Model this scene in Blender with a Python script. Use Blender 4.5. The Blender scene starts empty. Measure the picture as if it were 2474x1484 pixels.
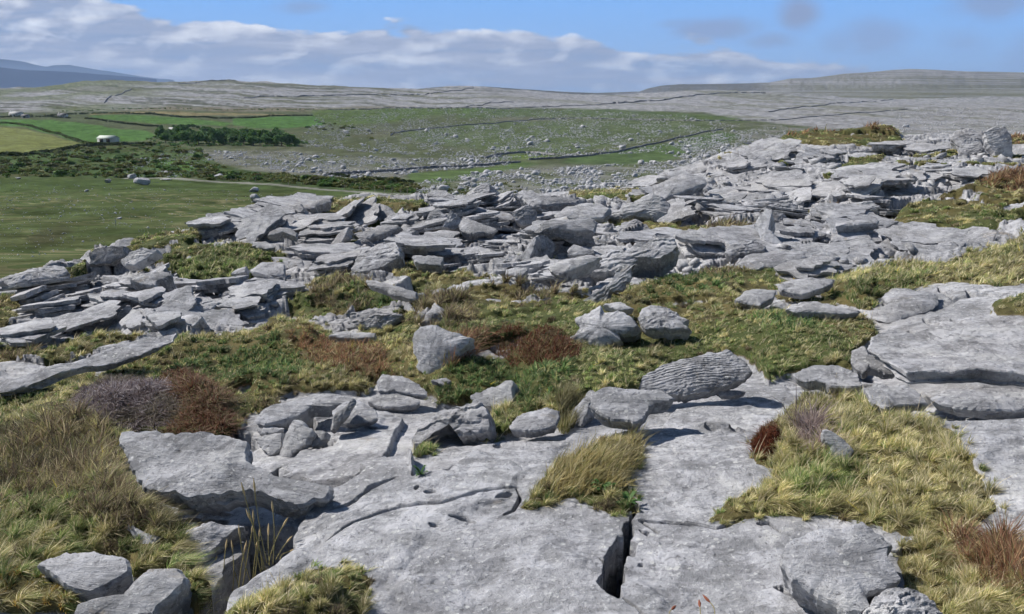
import bpy, math, random
import numpy as np
random.seed(7); RNG = np.random.default_rng(11)
C = bpy.context.scene.collection
# ------------------------------------------------------------------ camera geometry (authoring frame 2473 x 1484)
W, H, F = 2473.0, 1484.0, 2058.0
PITCH = math.radians(14.0)
CP, SP = math.cos(PITCH), math.sin(PITCH)
def ray(px, py):
    px = np.asarray(px, float); py = np.asarray(py, float)
    u = (px - W/2)/F; v = (H/2 - py)/F
    return np.stack([u, CP + v*SP, -SP + v*CP], -1)
def proj(x, y, z):
    d = y*CP - z*SP
    d = np.where(np.abs(d) < 1e-6, 1e-6, d)
    return W/2 + F*x/d, H/2 - F*(y*SP + z*CP)/d
def at(px, py, Y):                       # point on the pixel's ray at forward distance Y
    r = ray(px, py); return r*(np.asarray(Y, float)/r[..., 1])[..., None]
# ------------------------------------------------------------------ noise
def _h(ix, iy, iz, s):
    n = (ix.astype(np.int64)*374761393 + iy.astype(np.int64)*668265263 + iz.astype(np.int64)*2147483647 + s*974634777) & 0xffffffff
    n = ((n ^ (n >> 13))*1274126177) & 0xffffffff
    n = ((n ^ (n >> 16))*2246822519) & 0xffffffff
    return ((n ^ (n >> 15)) & 0xffffff)/float(0xffffff)*2 - 1
def vn(x, y, z=0.0, s=0):
    x, y, z = np.broadcast_arrays(np.asarray(x, float), np.asarray(y, float), np.asarray(z, float))
    ix, iy, iz = np.floor(x), np.floor(y), np.floor(z)
    fx, fy, fz = x-ix, y-iy, z-iz
    fx = fx*fx*fx*(fx*(fx*6-15)+10); fy = fy*fy*fy*(fy*(fy*6-15)+10); fz = fz*fz*(3-2*fz)
    ix = ix.astype(np.int64); iy = iy.astype(np.int64); iz = iz.astype(np.int64)
    flat = not np.any(fz)
    def L(k):
        a = _h(ix, iy, iz+k, s); b = _h(ix+1, iy, iz+k, s); c = _h(ix, iy+1, iz+k, s); d = _h(ix+1, iy+1, iz+k, s)
        return (a + (b-a)*fx) + ((c + (d-c)*fx) - (a + (b-a)*fx))*fy
    a = L(0)
    return a if flat else a + (L(1)-a)*fz
def fbm(x, y, z=0.0, o=4, s=0, g=0.5):
    t = 0; a = 1.0; n = 0
    for k in range(o):
        t = t + a*vn(x*2.03**k + 17.3*k, y*2.03**k - 9.1*k, np.asarray(z)*2.03**k, s+k); n += a; a *= g
    return t/n
def worley(x, y, seed=0):
    cx, cy = np.floor(x), np.floor(y); z0 = np.zeros_like(cx)
    f1 = np.full(x.shape, 9.); f2 = np.full(x.shape, 9.); ix = cx.copy(); iy = cy.copy(); ox = z0.copy(); oy = z0.copy()
    for a in (-1, 0, 1):
        for b in (-1, 0, 1):
            kx, ky = cx+a, cy+b
            dx = x-(kx+.5+.42*_h(kx, ky, z0, seed+1)); dy = y-(ky+.5+.42*_h(kx, ky, z0, seed+2)); d = np.abs(dx)**1.6+np.abs(dy)**1.6
            n = d < f1; f2 = np.where(n, f1, np.minimum(f2, d)); f1 = np.where(n, d, f1)
            ix = np.where(n, kx, ix); iy = np.where(n, ky, iy); ox = np.where(n, dx, ox); oy = np.where(n, dy, oy)
    h = lambda k: _h(ix, iy, z0, seed+10+k)
    return f1**.625, f2**.625, ox, oy, h
def sst(a, b, x):
    t = np.clip((x-a)/(b-a), 0, 1); return t*t*(3-2*t)
def inpoly(px, py, poly):
    """signed distance in frame units, positive inside"""
    P = np.asarray(poly, float).reshape(-1, 2)
    m = 60.0
    out = np.full(px.shape, -1e3)
    sel = (px > P[:, 0].min()-m) & (px < P[:, 0].max()+m) & (py > P[:, 1].min()-m) & (py < P[:, 1].max()+m)
    if not sel.any(): return out
    x, y = px[sel], py[sel]
    ins = np.zeros(x.shape, bool); dm = np.full(x.shape, 1e9)
    n = len(P)
    for i in range(n):
        x0, y0 = P[i]; x1, y1 = P[(i+1) % n]
        if y0 != y1:
            c = ((y0 > y) != (y1 > y)) & (x < (x1-x0)*(y-y0)/(y1-y0)+x0)
            ins ^= c
        l2 = (x1-x0)**2+(y1-y0)**2 + 1e-9
        t = np.clip(((x-x0)*(x1-x0)+(y-y0)*(y1-y0))/l2, 0, 1)
        dm = np.minimum(dm, (x-x0-t*(x1-x0))**2+(y-y0-t*(y1-y0))**2)
    out[sel] = np.sqrt(dm)*np.where(ins, 1, -1)
    return out
def lined(px, py, line, m=40.0, taper=False):
    P = np.asarray(line, float).reshape(-1, 2)
    out = np.full(px.shape, 1e3)
    sel = (px > P[:, 0].min()-m) & (px < P[:, 0].max()+m) & (py > P[:, 1].min()-m) & (py < P[:, 1].max()+m)
    if not sel.any(): return out
    x, y = px[sel], py[sel]; dm = np.full(x.shape, 1e9); um = np.zeros(x.shape)
    ls = np.hypot(*np.diff(P, axis=0).T); cum = np.r_[0, np.cumsum(ls)]
    for i in range(len(P)-1):
        x0, y0 = P[i]; x1, y1 = P[i+1]
        l2 = (x1-x0)**2+(y1-y0)**2 + 1e-9
        t = np.clip(((x-x0)*(x1-x0)+(y-y0)*(y1-y0))/l2, 0, 1)
        d2 = (x-x0-t*(x1-x0))**2+(y-y0-t*(y1-y0))**2; b = d2 < dm
        dm = np.where(b, d2, dm); um = np.where(b, (cum[i]+t*ls[i])/cum[-1], um)
    if taper: dm = dm/np.clip(1-(2*um-1)**2, .004, 1)
    out[sel] = np.sqrt(dm); return out
CROP = {'a': (0, 148.4), 'b': (791.4, 148.4), 'c': (1582.8, 148.4), 'd': (0, 593.6), 'e': (791.4, 593.6), 'f': (1582.8, 593.6),
        'g': (0, 949.7), 'h': (791.4, 949.7), 'i': (1582.8, 949.7), 'o': (0, 0),
        'j': (395.7, 435.3), 'k': (0, 593.6), 'l': (1533.3, 296.8)}
def X(crop, *v):                          # survey coordinates of one crop -> frame
    s = 1.0 if crop == 'o' else (.28 if crop in 'jkl' else .36)
    a = np.asarray(v, float).reshape(-1, 2)*s + np.asarray(CROP[crop]); return a
# ------------------------------------------------------------------ mesh helpers
def mesh_np(name, co, tris=None, quads=None, col=None, smooth=False):
    me = bpy.data.meshes.new(name)
    co = np.asarray(co, np.float32).reshape(-1, 3)
    nt = 0 if tris is None else len(tris); nq = 0 if quads is None else len(quads)
    idx = []
    if nq: idx.append(np.asarray(quads, np.int32).ravel())
    if nt: idx.append(np.asarray(tris, np.int32).ravel())
    idx = np.concatenate(idx)
    me.vertices.add(len(co)); me.vertices.foreach_set('co', co.ravel())
    me.loops.add(len(idx)); me.loops.foreach_set('vertex_index', idx)
    me.polygons.add(nt+nq)
    st = np.concatenate([np.arange(nq)*4, nq*4 + np.arange(nt)*3]).astype(np.int32)
    me.polygons.foreach_set('loop_start', st)
    me.update(calc_edges=True)
    if smooth: me.polygons.foreach_set('use_smooth', np.ones(nt+nq, bool))
    if col is not None:
        c = np.ones((len(co), 4), np.float32); c[:, :col.shape[1]] = col
        a = me.attributes.new('Col', 'FLOAT_COLOR', 'POINT'); a.data.foreach_set('color', c.ravel())
    return me
def link(name, me, mat=None, parent=None, loc=(0, 0, 0)):
    o = bpy.data.objects.new(name, me); C.objects.link(o)
    if mat is not None and me is not None:
        me.materials.clear(); me.materials.append(mat)
    o.location = loc
    if parent is not None: o.parent = parent
    return o
def tag(o, label=None, cat=None, group=None, kind=None):
    if label: o['label'] = label
    if cat: o['category'] = cat
    if group: o['group'] = group
    if kind: o['kind'] = kind
    return o
def gridmesh(name, P, col=None, smooth=True, flip=False):
    n, m = P.shape[:2]
    i = np.arange((n-1)*(m-1)); r, c = i//(m-1), i % (m-1)
    a = r*m+c
    q = np.stack([a, a+1, a+m+1, a+m], 1)
    if flip: q = q[:, ::-1]
    return mesh_np(name, P.reshape(-1, 3), quads=q, col=None if col is None else col.reshape(-1, col.shape[-1]), smooth=smooth)
# ------------------------------------------------------------------ materials
def newmat(name):
    m = bpy.data.materials.new(name); m.use_nodes = True
    nt = m.node_tree; b = nt.nodes['Principled BSDF']
    b.inputs['Roughness'].default_value = 0.9
    b.inputs['Specular IOR Level'].default_value = 0.2
    return m, nt, b
def N(nt, t, **k):
    n = nt.nodes.new(t)
    for a, v in k.items(): setattr(n, a, v)
    return n
def noise(nt, vec, scale, detail=6, rough=.6, dist=0.0):
    n = N(nt, 'ShaderNodeTexNoise'); n.inputs['Scale'].default_value = scale
    n.inputs['Detail'].default_value = detail; n.inputs['Roughness'].default_value = rough; n.inputs['Distortion'].default_value = dist
    nt.links.new(vec, n.inputs['Vector']); return n.outputs['Fac']
def ramp(nt, fac, stops):
    r = N(nt, 'ShaderNodeValToRGB'); e = r.color_ramp.elements
    while len(e) < len(stops): e.new(.5)
    for k, (p, c) in enumerate(stops):
        e[k].position = p; e[k].color = (*c, 1) if len(c) == 3 else c
    nt.links.new(fac, r.inputs['Fac']); return r.outputs['Color']
def mixc(nt, fac, a, b, mode='MIX'):
    m = N(nt, 'ShaderNodeMix', data_type='RGBA', blend_type=mode)
    def s(i, v):
        if isinstance(v, (tuple, list)): m.inputs[i].default_value = (*v, 1) if len(v) == 3 else v
        elif isinstance(v, (int, float)): m.inputs[i].default_value = v
        else: nt.links.new(v, m.inputs[i])
    s(0, fac); s(6, a); s(7, b); return m.outputs[2]
def math_(nt, op, a, b=0.0, c=None):
    m = N(nt, 'ShaderNodeMath', operation=op)
    for i, v in enumerate([a, b, c]):
        if v is None: continue
        if isinstance(v, (int, float)): m.inputs[i].default_value = v
        else: nt.links.new(v, m.inputs[i])
    return m.outputs[0]
def scaled(nt, vec, s):
    m = N(nt, 'ShaderNodeMapping'); m.inputs['Scale'].default_value = s
    nt.links.new(vec, m.inputs['Vector']); return m.outputs['Vector']
G1 = (.265, .266, .280); G2 = (.405, .405, .425); G3 = (.54, .538, .552)
def rock_nodes(nt, vec, b, tint=1.0, bump=1.0, warm=0.0):
    """weathered grey limestone: mottled greys, pale lichen, dark pits, thin bedding"""
    n1 = noise(nt, vec, 1.3, 7, .62); n2 = noise(nt, vec, 9, 6, .7); n3 = noise(nt, vec, 42, 5, .75)
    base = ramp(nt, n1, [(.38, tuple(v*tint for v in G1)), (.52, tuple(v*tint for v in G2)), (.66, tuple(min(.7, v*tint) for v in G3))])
    base = mixc(nt, ramp(nt, n2, [(.50, (0, 0, 0)), (.60, (.7, .7, .7))]), base, (.52*tint, .52*tint, .55*tint))
    base = mixc(nt, ramp(nt, n2, [(.36, (.8, .8, .8)), (.46, (0, 0, 0))]), base, (.17*tint, .17*tint, .18*tint))
    n5 = noise(nt, scaled(nt, vec, (1, 2.2, 1)), 3.6, 9, .72, .8)
    base = mixc(nt, ramp(nt, n5, [(.50, (0, 0, 0)), (.57, (.6, .6, .6))]), base, (.195*tint, .198*tint, .207*tint))
    n6 = noise(nt, scaled(nt, vec, (1, 1.6, 1)), .95, 10, .68, 1.1)
    base = mixc(nt, ramp(nt, n6, [(.53, (0, 0, 0)), (.575, (.42, .42, .42))]), base, (.21*tint, .212*tint, .215*tint))
    base = mixc(nt, ramp(nt, n6, [(.40, (.5, .5, .5)), (.455, (0, 0, 0))]), base, (.60*tint, .595*tint, .59*tint))
    base = mixc(nt, ramp(nt, n3, [(.57, (0, 0, 0)), (.66, (.75, .75, .75))]), base, (.64, .64, .64))
    base = mixc(nt, ramp(nt, n3, [(.34, (.8, .8, .8)), (.43, (0, 0, 0))]), base, (.12, .12, .125))
    n4 = noise(nt, vec, .55, 4, .5)
    base = mixc(nt, ramp(nt, n4, [(.5, (0, 0, 0)), (.8, (.45+warm, .45+warm, .45+warm))]), base, (.36, .335, .32))
    lv = N(nt, 'ShaderNodeTexVoronoi', feature='F1'); lv.inputs['Scale'].default_value = 23; lv.inputs['Randomness'].default_value = 1
    nt.links.new(vec, lv.inputs['Vector']); lsz = math_(nt, 'ADD', lv.outputs['Distance'], math_(nt, 'MULTIPLY', noise(nt, vec, 60, 3, .6), .25))
    lmask = math_(nt, 'MULTIPLY', ramp(nt, lsz, [(.30, (.8, .8, .8)), (.36, (0, 0, 0))]), ramp(nt, noise(nt, vec, 2.1, 4, .6), [(.52, (0, 0, 0)), (.6, (1, 1, 1))]))
    base = mixc(nt, lmask, base, (.60, .60, .585))
    base = mixc(nt, ramp(nt, noise(nt, vec, 3.1, 8, .7, .5), [(.62, (0, 0, 0)), (.70, (.5, .5, .5))]), base, (.30, .245, .17))
    sv = scaled(nt, vec, (1.2, 1.2, 16)); st = noise(nt, sv, 1.7, 8, .72, 1.6)
    h = math_(nt, 'ADD', math_(nt, 'MULTIPLY', st, .75), math_(nt, 'ADD', math_(nt, 'MULTIPLY', n2, .55), math_(nt, 'MULTIPLY', n3, .35)))
    vo = N(nt, 'ShaderNodeTexVoronoi', feature='SMOOTH_F1'); vo.inputs['Scale'].default_value = 26
    nt.links.new(vec, vo.inputs['Vector'])
    h = math_(nt, 'ADD', h, math_(nt, 'MULTIPLY', vo.outputs['Distance'], .12))
    bp = N(nt, 'ShaderNodeBump'); bp.inputs['Strength'].default_value = .85*bump; bp.inputs['Distance'].default_value = .03
    nt.links.new(h, bp.inputs['Height']); nt.links.new(bp.outputs['Normal'], b.inputs['Normal'])
    return base
def worldvec(nt):
    g = N(nt, 'ShaderNodeNewGeometry'); return g.outputs['Position']
def make_rock_mat(name, tint=1.0, bump=1.0, warm=0.0, world=True):
    m, nt, b = newmat(name)
    if world: v = worldvec(nt)
    else: v = N(nt, 'ShaderNodeTexCoord').outputs['Object']
    c = rock_nodes(nt, v, b, tint, bump, warm)
    nt.links.new(c, b.inputs['Base Color']); b.inputs['Roughness'].default_value = .93
    return m
M_ROCK = make_rock_mat('limestone')
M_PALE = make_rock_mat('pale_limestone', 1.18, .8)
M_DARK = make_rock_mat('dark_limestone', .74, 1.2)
M_PIT = make_rock_mat('pitted_limestone', .9, 2.0)
# foreground ground: attribute Col = (veg, hue selector, hole darkening)
def make_ground():
    m, nt, b = newmat('karst_ground')
    v = worldvec(nt); rock = rock_nodes(nt, v, b)
    a = N(nt, 'ShaderNodeAttribute', attribute_name='Col'); sp = N(nt, 'ShaderNodeSeparateColor'); nt.links.new(a.outputs['Color'], sp.inputs[0])
    n = noise(nt, v, 7, 5, .6)
    turf = ramp(nt, n, [(.3, (.060, .052, .024)), (.5, (.105, .092, .036)), (.7, (.16, .125, .05))])
    turf = mixc(nt, sp.outputs[1], turf, (.05, .075, .022))
    veg = math_(nt, 'ADD', sp.outputs[0], math_(nt, 'MULTIPLY', math_(nt, 'SUBTRACT', noise(nt, v, 16, 6, .7), .5), .7))
    rock = mixc(nt, ramp(nt, math_(nt, 'SUBTRACT', veg, math_(nt, 'MULTIPLY', noise(nt, v, 31, 4, .7), .12)), [(.26, (0, 0, 0)), (.38, (.9, .9, .9))]), rock, ramp(nt, noise(nt, v, 19, 5, .7), [(.4, (.085, .065, .04)), (.55, (.15, .125, .05)), (.68, (.23, .17, .05))]))
    f = ramp(nt, veg, [(.46, (0, 0, 0)), (.56, (1, 1, 1))])
    c = mixc(nt, f, rock, turf)
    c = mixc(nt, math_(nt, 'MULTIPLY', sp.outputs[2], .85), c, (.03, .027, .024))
    nt.links.new(c, b.inputs['Base Color']); b.inputs['Roughness'].default_value = .95
    return m
M_GROUND = make_ground()
def attr_mat(name, trans=0.0, varscale=None, rough=.85):
    m, nt, b = newmat(name)
    a = N(nt, 'ShaderNodeAttribute', attribute_name='Col'); c = a.outputs['Color']
    if varscale:
        v = worldvec(nt)
        n = noise(nt, v, varscale, 8, .7)
        c = mixc(nt, 1.0, c, ramp(nt, n, [(.25, (.55, .55, .55)), (.5, (1, 1, 1)), (.75, (1.5, 1.5, 1.45))]), 'MULTIPLY')
    nt.links.new(c, b.inputs['Base Color']); b.inputs['Roughness'].default_value = rough
    if trans:
        t = N(nt, 'ShaderNodeBsdfTranslucent'); nt.links.new(c, t.inputs['Color'])
        mx = N(nt, 'ShaderNodeMixShader'); mx.inputs[0].default_value = trans
        nt.links.new(b.outputs[0], mx.inputs[1]); nt.links.new(t.outputs[0], mx.inputs[2])
        nt.links.new(mx.outputs[0], nt.nodes['Material Output'].inputs['Surface'])
    return m
M_BLADE = attr_mat('grass_blades', .35, rough=.7)
M_LEAF = attr_mat('leaf_clumps', .2, rough=.75)
# ------------------------------------------------------------------ foreground base surface (thin plate spline)
ctrl = [(1236, 1484, 2.30), (0, 1484, 2.46), (2473, 1484, 2.08), (1236, 1100, 3.45), (0, 1100, 4.05), (2473, 1100, 2.95),
        (0, 860, 6.0), (600, 800, 6.6), (1236, 900, 4.85), (1236, 700, 7.6), (2473, 900, 3.9), (2473, 700, 5.9), (1900, 900, 4.5),
        (0, 665, 10.0), (250, 600, 12.0), (500, 548, 14.2), (800, 482, 17.2), (1040, 474, 18.0), (1236, 472, 18.5), (1236, 590, 11.3),
        (1600, 445, 20.0), (1500, 530, 14.0), (1850, 345, 24.0), (2000, 500, 13.5), (1750, 420, 18.5), (2100, 345, 24.5),
        (2473, 385, 20.0), (2300, 345, 24.0), (2200, 640, 8.2), (2300, 520, 12.0)]
CT = np.array([at(a, b, y) for a, b, y in ctrl])
CT = np.vstack([CT, [[-9, -2, -2.3], [9, -2, -1.0], [0, -3, -1.6]]])
def _tps_fit(P, z, lam=.02):
    n = len(P); d = np.hypot(*(P[:, None]-P[None]).transpose(2, 0, 1))
    K = np.where(d > 0, d*d*np.log(d+1e-9), 0) + lam*np.eye(n)
    A = np.zeros((n+3, n+3)); A[:n, :n] = K; A[:n, n] = 1; A[:n, n+1:] = P; A[n, :n] = 1; A[n+1:, :n] = P.T
    return np.linalg.solve(A, np.concatenate([z, [0, 0, 0]]))
TW = _tps_fit(CT[:, :2], CT[:, 2])
def tps(x, y):
    out = TW[-3] + TW[-2]*x + TW[-1]*y
    for (cx, cy, _), w in zip(CT, TW[:-3]):
        r2 = (x-cx)**2 + (y-cy)**2
        out = out + w*.5*r2*np.log(r2+1e-12)
    return out
# crest distance (range) by bearing tangent x/y
_cr = [(-1.8, 8.5), (-.6, 11.2)] + [((a-W/2)/F/ray(a, b)[1], y*math.hypot(1, (a-W/2)/F/ray(a, b)[1])*1.02) for a, b, y in
       [(0, 665, 10.2), (250, 600, 12.2), (500, 548, 14.6), (800, 482, 17.6), (1236, 472, 19.0), (1600, 445, 20.6), (1850, 345, 24.6), (2100, 330, 26), (2473, 325, 27.0)]] + [(.9, 29), (1.8, 30)]
_cr = np.array(sorted(_cr))
def fg_base(x, y):
    x = np.asarray(x, float); y = np.asarray(y, float)
    r = np.hypot(x, y); tn = np.where(y > .3, x/np.maximum(y, .3), np.sign(x)*9)
    rc = np.interp(np.clip(tn, -1.8, 1.8), _cr[:, 0], _cr[:, 1])
    k = np.minimum(1, rc/np.maximum(r, 1e-6)); xc, yc = x*k, y*k
    k2 = np.minimum(1.0, 1.0)
    z = tps(xc, np.maximum(yc, -2.5))
    t = np.maximum(0, r-rc)
    z = np.clip(z, -3.2, -.6)
    return z - .75*t*t/(t+2.5)
def G(px, py, lift=0.0):
    """where the pixel's ray meets the foreground ground raised by lift"""
    r = ray(px, py); r = r/r[..., 1:2]
    ys = np.geomspace(1.2, 34, 260)
    sh = r.shape[:-1]; rr = r.reshape(-1, 3)
    h = rr[:, None, 2]*ys - fg_base(rr[:, None, 0]*ys, ys+0*rr[:, None, 0]) - np.asarray(lift)
    neg = h < 0; k = np.where(neg.any(1), neg.argmax(1), len(ys)-1); k = np.maximum(k, 1)
    i = np.arange(len(rr)); h0, h1 = h[i, k-1], h[i, k]
    t = np.clip(h0/(h0-h1+1e-9), 0, 1); Y = ys[k-1] + (ys[k]-ys[k-1])*t
    return (rr*Y[:, None]).reshape(*sh, 3)
# ------------------------------------------------------------------ what grows where (outlines surveyed on the photograph's frame, used on the ground)
VEG = []
def veg(*p): VEG.append(np.asarray(p, float).reshape(-1, 2))
veg(-200,740, -200,690, 0,662, 150,632, 200,617, 330,576, 400,560, 500,536, 490,577, 620,585, 700,602, 690,632, 600,650, 480,690, 440,704, 420,660, 360,645, 300,640, 385,603, 300,598, 212,602, 215,640, 165,650, 110,645, 40,668, -60,700)
veg(720,522, 800,474, 900,470, 1035,472, 1035,488, 960,527, 930,505, 870,508, 800,520, 740,545, 705,540)
veg(930,642, 962,628, 1050,642, 1120,655, 1195,668, 1190,690, 1120,697, 1040,708, 960,690)
veg(690,745, 712,700, 760,660, 850,668, 880,690, 960,700, 1000,728, 975,752, 860,755, 835,782, 740,778)
veg(-100,880, 0,858, 110,832, 230,800, 300,802, 400,808, 330,818, 220,850, 120,890, -100,930)
veg(-200,990, 0,955, 100,917, 190,895, 300,862, 430,812, 520,800, 620,790, 660,752, 720,775, 830,812, 925,812, 970,770, 1040,728, 1200,702, 1380,722, 1490,720, 1515,698, 1700,652, 1930,648, 1920,680, 1790,720, 1810,748, 1970,742, 2110,762, 2125,800, 2060,850, 2060,872, 1990,880, 1900,890, 1850,905, 1820,870, 1760,850, 1620,875, 1545,930, 1420,940, 1350,1000, 1290,990, 1240,1030, 1180,1030, 1190,990, 1240,920, 1150,950, 1040,965, 1030,930, 910,905, 885,955, 850,950, 700,968, 600,1000, 575,1030, 550,1045, 330,1040, 298,1060, 300,1110, 335,1195, 400,1250, 440,1300, 380,1370, 310,1375, 300,1340, 200,1335, 100,1350, 80,1380, -200,1400)
veg(-200,1340, 60,1345, 130,1385, 180,1430, 130,1452, 0,1450, -200,1470)
veg(1262,1228, 1300,1170, 1380,1105, 1470,1062, 1540,1060, 1550,1110, 1515,1165, 1545,1235, 1500,1245, 1400,1212, 1290,1238)
veg(1725,1262, 1780,1210, 1900,1140, 1832,1124, 1812,1060, 1872,1000, 1930,945, 2100,950, 2112,992, 2210,1005, 2290,1060, 2320,1130, 2380,1210, 2400,1255, 2340,1285, 2270,1300, 2180,1298, 2120,1275, 2000,1250, 1900,1245)
veg(2150,1350, 2180,1310, 2300,1298, 2473,1330, 2700,1350, 2700,1600, 2260,1600, 2190,1430)
veg(540,1480, 630,1440, 710,1400, 850,1380, 905,1412, 870,1465, 850,1600, 480,1600)
veg(1880,722, 2000,672, 2160,640, 2300,632, 2400,600, 2473,556, 2700,520, 2700,690, 2473,690, 2390,696, 2300,690, 2220,702, 2130,722, 2108,752, 2060,742, 1980,715, 1900,735)
veg(2180,482, 2300,450, 2390,420, 2473,412, 2700,400, 2700,520, 2473,525, 2400,565, 2300,580, 2190,560, 2130,545, 2160,512)
veg(1440,535, 1560,530, 1700,540, 1825,540, 1822,585, 1740,612, 1690,592, 1600,578, 1520,560)
veg(1375,458, 1560,448, 1565,488, 1450,484, 1380,476)
veg(1880,342, 1900,318, 1950,292, 2050,280, 2160,308, 2185,348, 2062,352, 1960,346)
veg(2020,410, 2060,382, 2140,368, 2130,385, 2070,420)
veg(1930,500, 2040,490, 2040,520, 1980,532)
veg(2425,330, 2473,326, 2560,330, 2560,352, 2440,350)
veg(2400,722, 2473,700, 2700,690, 2700,760, 2473,756, 2405,752)
veg(-100,715, 62,712, 50,770, 20,790, -100,800)
veg(240,712, 345,715, 340,728, 250,722)
veg(1160,1035, 1200,985, 1250,985, 1240,1020, 1190,1042)
veg(995,1102, 1030,1065, 1060,1078, 1040,1095)
veg(1765,592, 1780,586, 1800,590, 1770,600)
veg(2240,365, 2310,358, 2310,372, 2250,378)
veg(1550,710, 1570,690, 1700,672, 1800,690, 1780,720, 1600,730)
veg(380,1370, 440,1345, 500,1400, 520,1480, 470,1484, 440,1420)
HEATH = []   # (outline, palette, height)
def heath(pal, h, *p): HEATH.append((np.asarray(p, float).reshape(-1, 2), pal, h))
heath('redbrown', .05, 700,832, 830,830, 925,850, 940,905, 860,915, 760,890)
heath('brown', .09, 960,790, 1000,745, 1060,722, 1140,750, 1150,790, 1050,800)
heath('brown', .08, 745,730, 830,692, 895,712, 900,750, 820,762)
heath('brown', .07, 1200,712, 1330,702, 1385,728, 1300,748)
heath('redbrown', .1, 1905,330, 1985,296, 2050,284, 2110,304, 2150,330, 2050,325, 1950,328)
heath('redbrown', .1, 2370,450, 2400,425, 2473,415, 2600,410, 2600,460, 2473,455)
heath('brown', .09, 1715,560, 1760,532, 1830,522, 1830,558, 1760,566)
heath('redbrown', .08, 1990,492, 2010,476, 2080,480, 2070,496)
heath('redbrown', .08, 2430,350, 2440,328, 2560,326, 2560,350)
heath('brown', .06, 0,880, 60,850, 85,880, 30,915, -60,920)
heath('brown', .05, 190,668, 215,655, 228,660, 200,685)
heath('brown', .06, 0,1080, 200,1040, 310,1090, 330,1200, 420,1290, 250,1300, 120,1250, 0,1300)
heath('brown', .09, 0,1150, 110,1060, 190,1010, 260,1040, 240,1150, 120,1200, 0,1240)
heath('redbrown', .1, 1010,870, 1090,850, 1170,830, 1160,870, 1090,900)
heath('brown', .07, 2090,640, 2110,620, 2200,600, 2190,640)
heath('redbrown', .07, 2300,1310, 2400,1330, 2473,1340, 2473,1484, 2400,1484, 2330,1400)
heath('brown', .05, 1690,660, 1780,640, 1800,670, 1720,690)
heath('brown', .05, 600,980, 700,955, 720,975, 640,1000)
heath('clover', .035, 400,905, 470,850, 560,840, 650,835, 730,870, 720,925, 620,950, 500,935, 440,920)
heath('clover', .04, 850,700, 900,720, 960,735, 970,752, 890,752, 830,740)
heath('clover', .04, 1060,930, 1120,880, 1250,900, 1380,900, 1330,960, 1250,985, 1240,930, 1150,945, 1060,960)
heath('clover', .04, 1550,700, 1640,668, 1760,690, 1740,720, 1640,735, 1560,730)
heath('clover', .04, 1820,790, 1930,765, 1990,780, 1960,810, 1880,815)
heath('green', .05, 390,640, 520,610, 640,620, 600,655, 480,685)
heath('green', .05, 1960,720, 2100,690, 2250,670, 2220,700, 2080,745)
heath('green', .05, 0,1230, 130,1200, 190,1270, 60,1330, -50,1330)
heath('green', .05, 1900,1160, 2000,1130, 2100,1180, 2050,1220, 1900,1235)
heath('moss', .02, -100,1345, 60,1345, 130,1385, 180,1430, 130,1452, -100,1450)
heath('moss', .02, 205,885, 280,872, 290,885, 230,910)
heath('moss', .02, 305,880, 380,878, 360,900, 320,898)
heath('moss', .02, 1870,715, 1925,655, 1935,668, 1890,722)
heath('moss', .02, 590,1000, 620,985, 660,990, 600,1012)
heath('deadheath', .1, 1925,1045, 1980,1038, 2010,1090, 1990,1125, 1940,1100)
# raised beds, holes and cracks in the pavement
RAISE = [(np.vstack([X('g', 1540,1340, 1840,1150, 1990,1030, 1965,945, 2110,745, 2300,650, 2460,560), X('h', 240,520, 400,450, 540,420, 570,470, 580,590, 700,556, 810,560, 960,410, 1200,365, 1380,370, 1600,290, 1660,245, 1900,240, 2473,200), X('i', 700,210, 2600,200, 2900,1900, -3000,1900)]), .07, 5),
         (X('f', 1340,800, 1370,720, 1460,620, 1600,580, 2000,560, 2320,540, 2800,520, 2900,900, 2600,890, 2350,870, 2080,850, 1650,850, 1430,815), -.11, 3),
         (X('f', 60,1150, 140,1035, 300,1012, 700,1005, 930,1010, 860,1110, 740,1190, 500,1212, 350,1205, 200,1190), .035, 2),
         (X('f', 1500,600, 1700,565, 1900,540, 2200,500, 2600,500, 2600,700, 2200,760, 1900,720, 1600,640), .03, 4),
         (X('h', 560,410, 760,345, 1110,265, 1600,240, 1650,235, 1640,262, 1590,292, 1380,368, 1200,364, 960,410, 820,500, 700,550, 575,585, 530,470), .03, 2),
         (X('g', 1900,480, 2000,345, 2240,310, 2330,130, 2420,60, 2700,100, 2600,400, 2400,560, 2100,560), .04, 2)]
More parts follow.
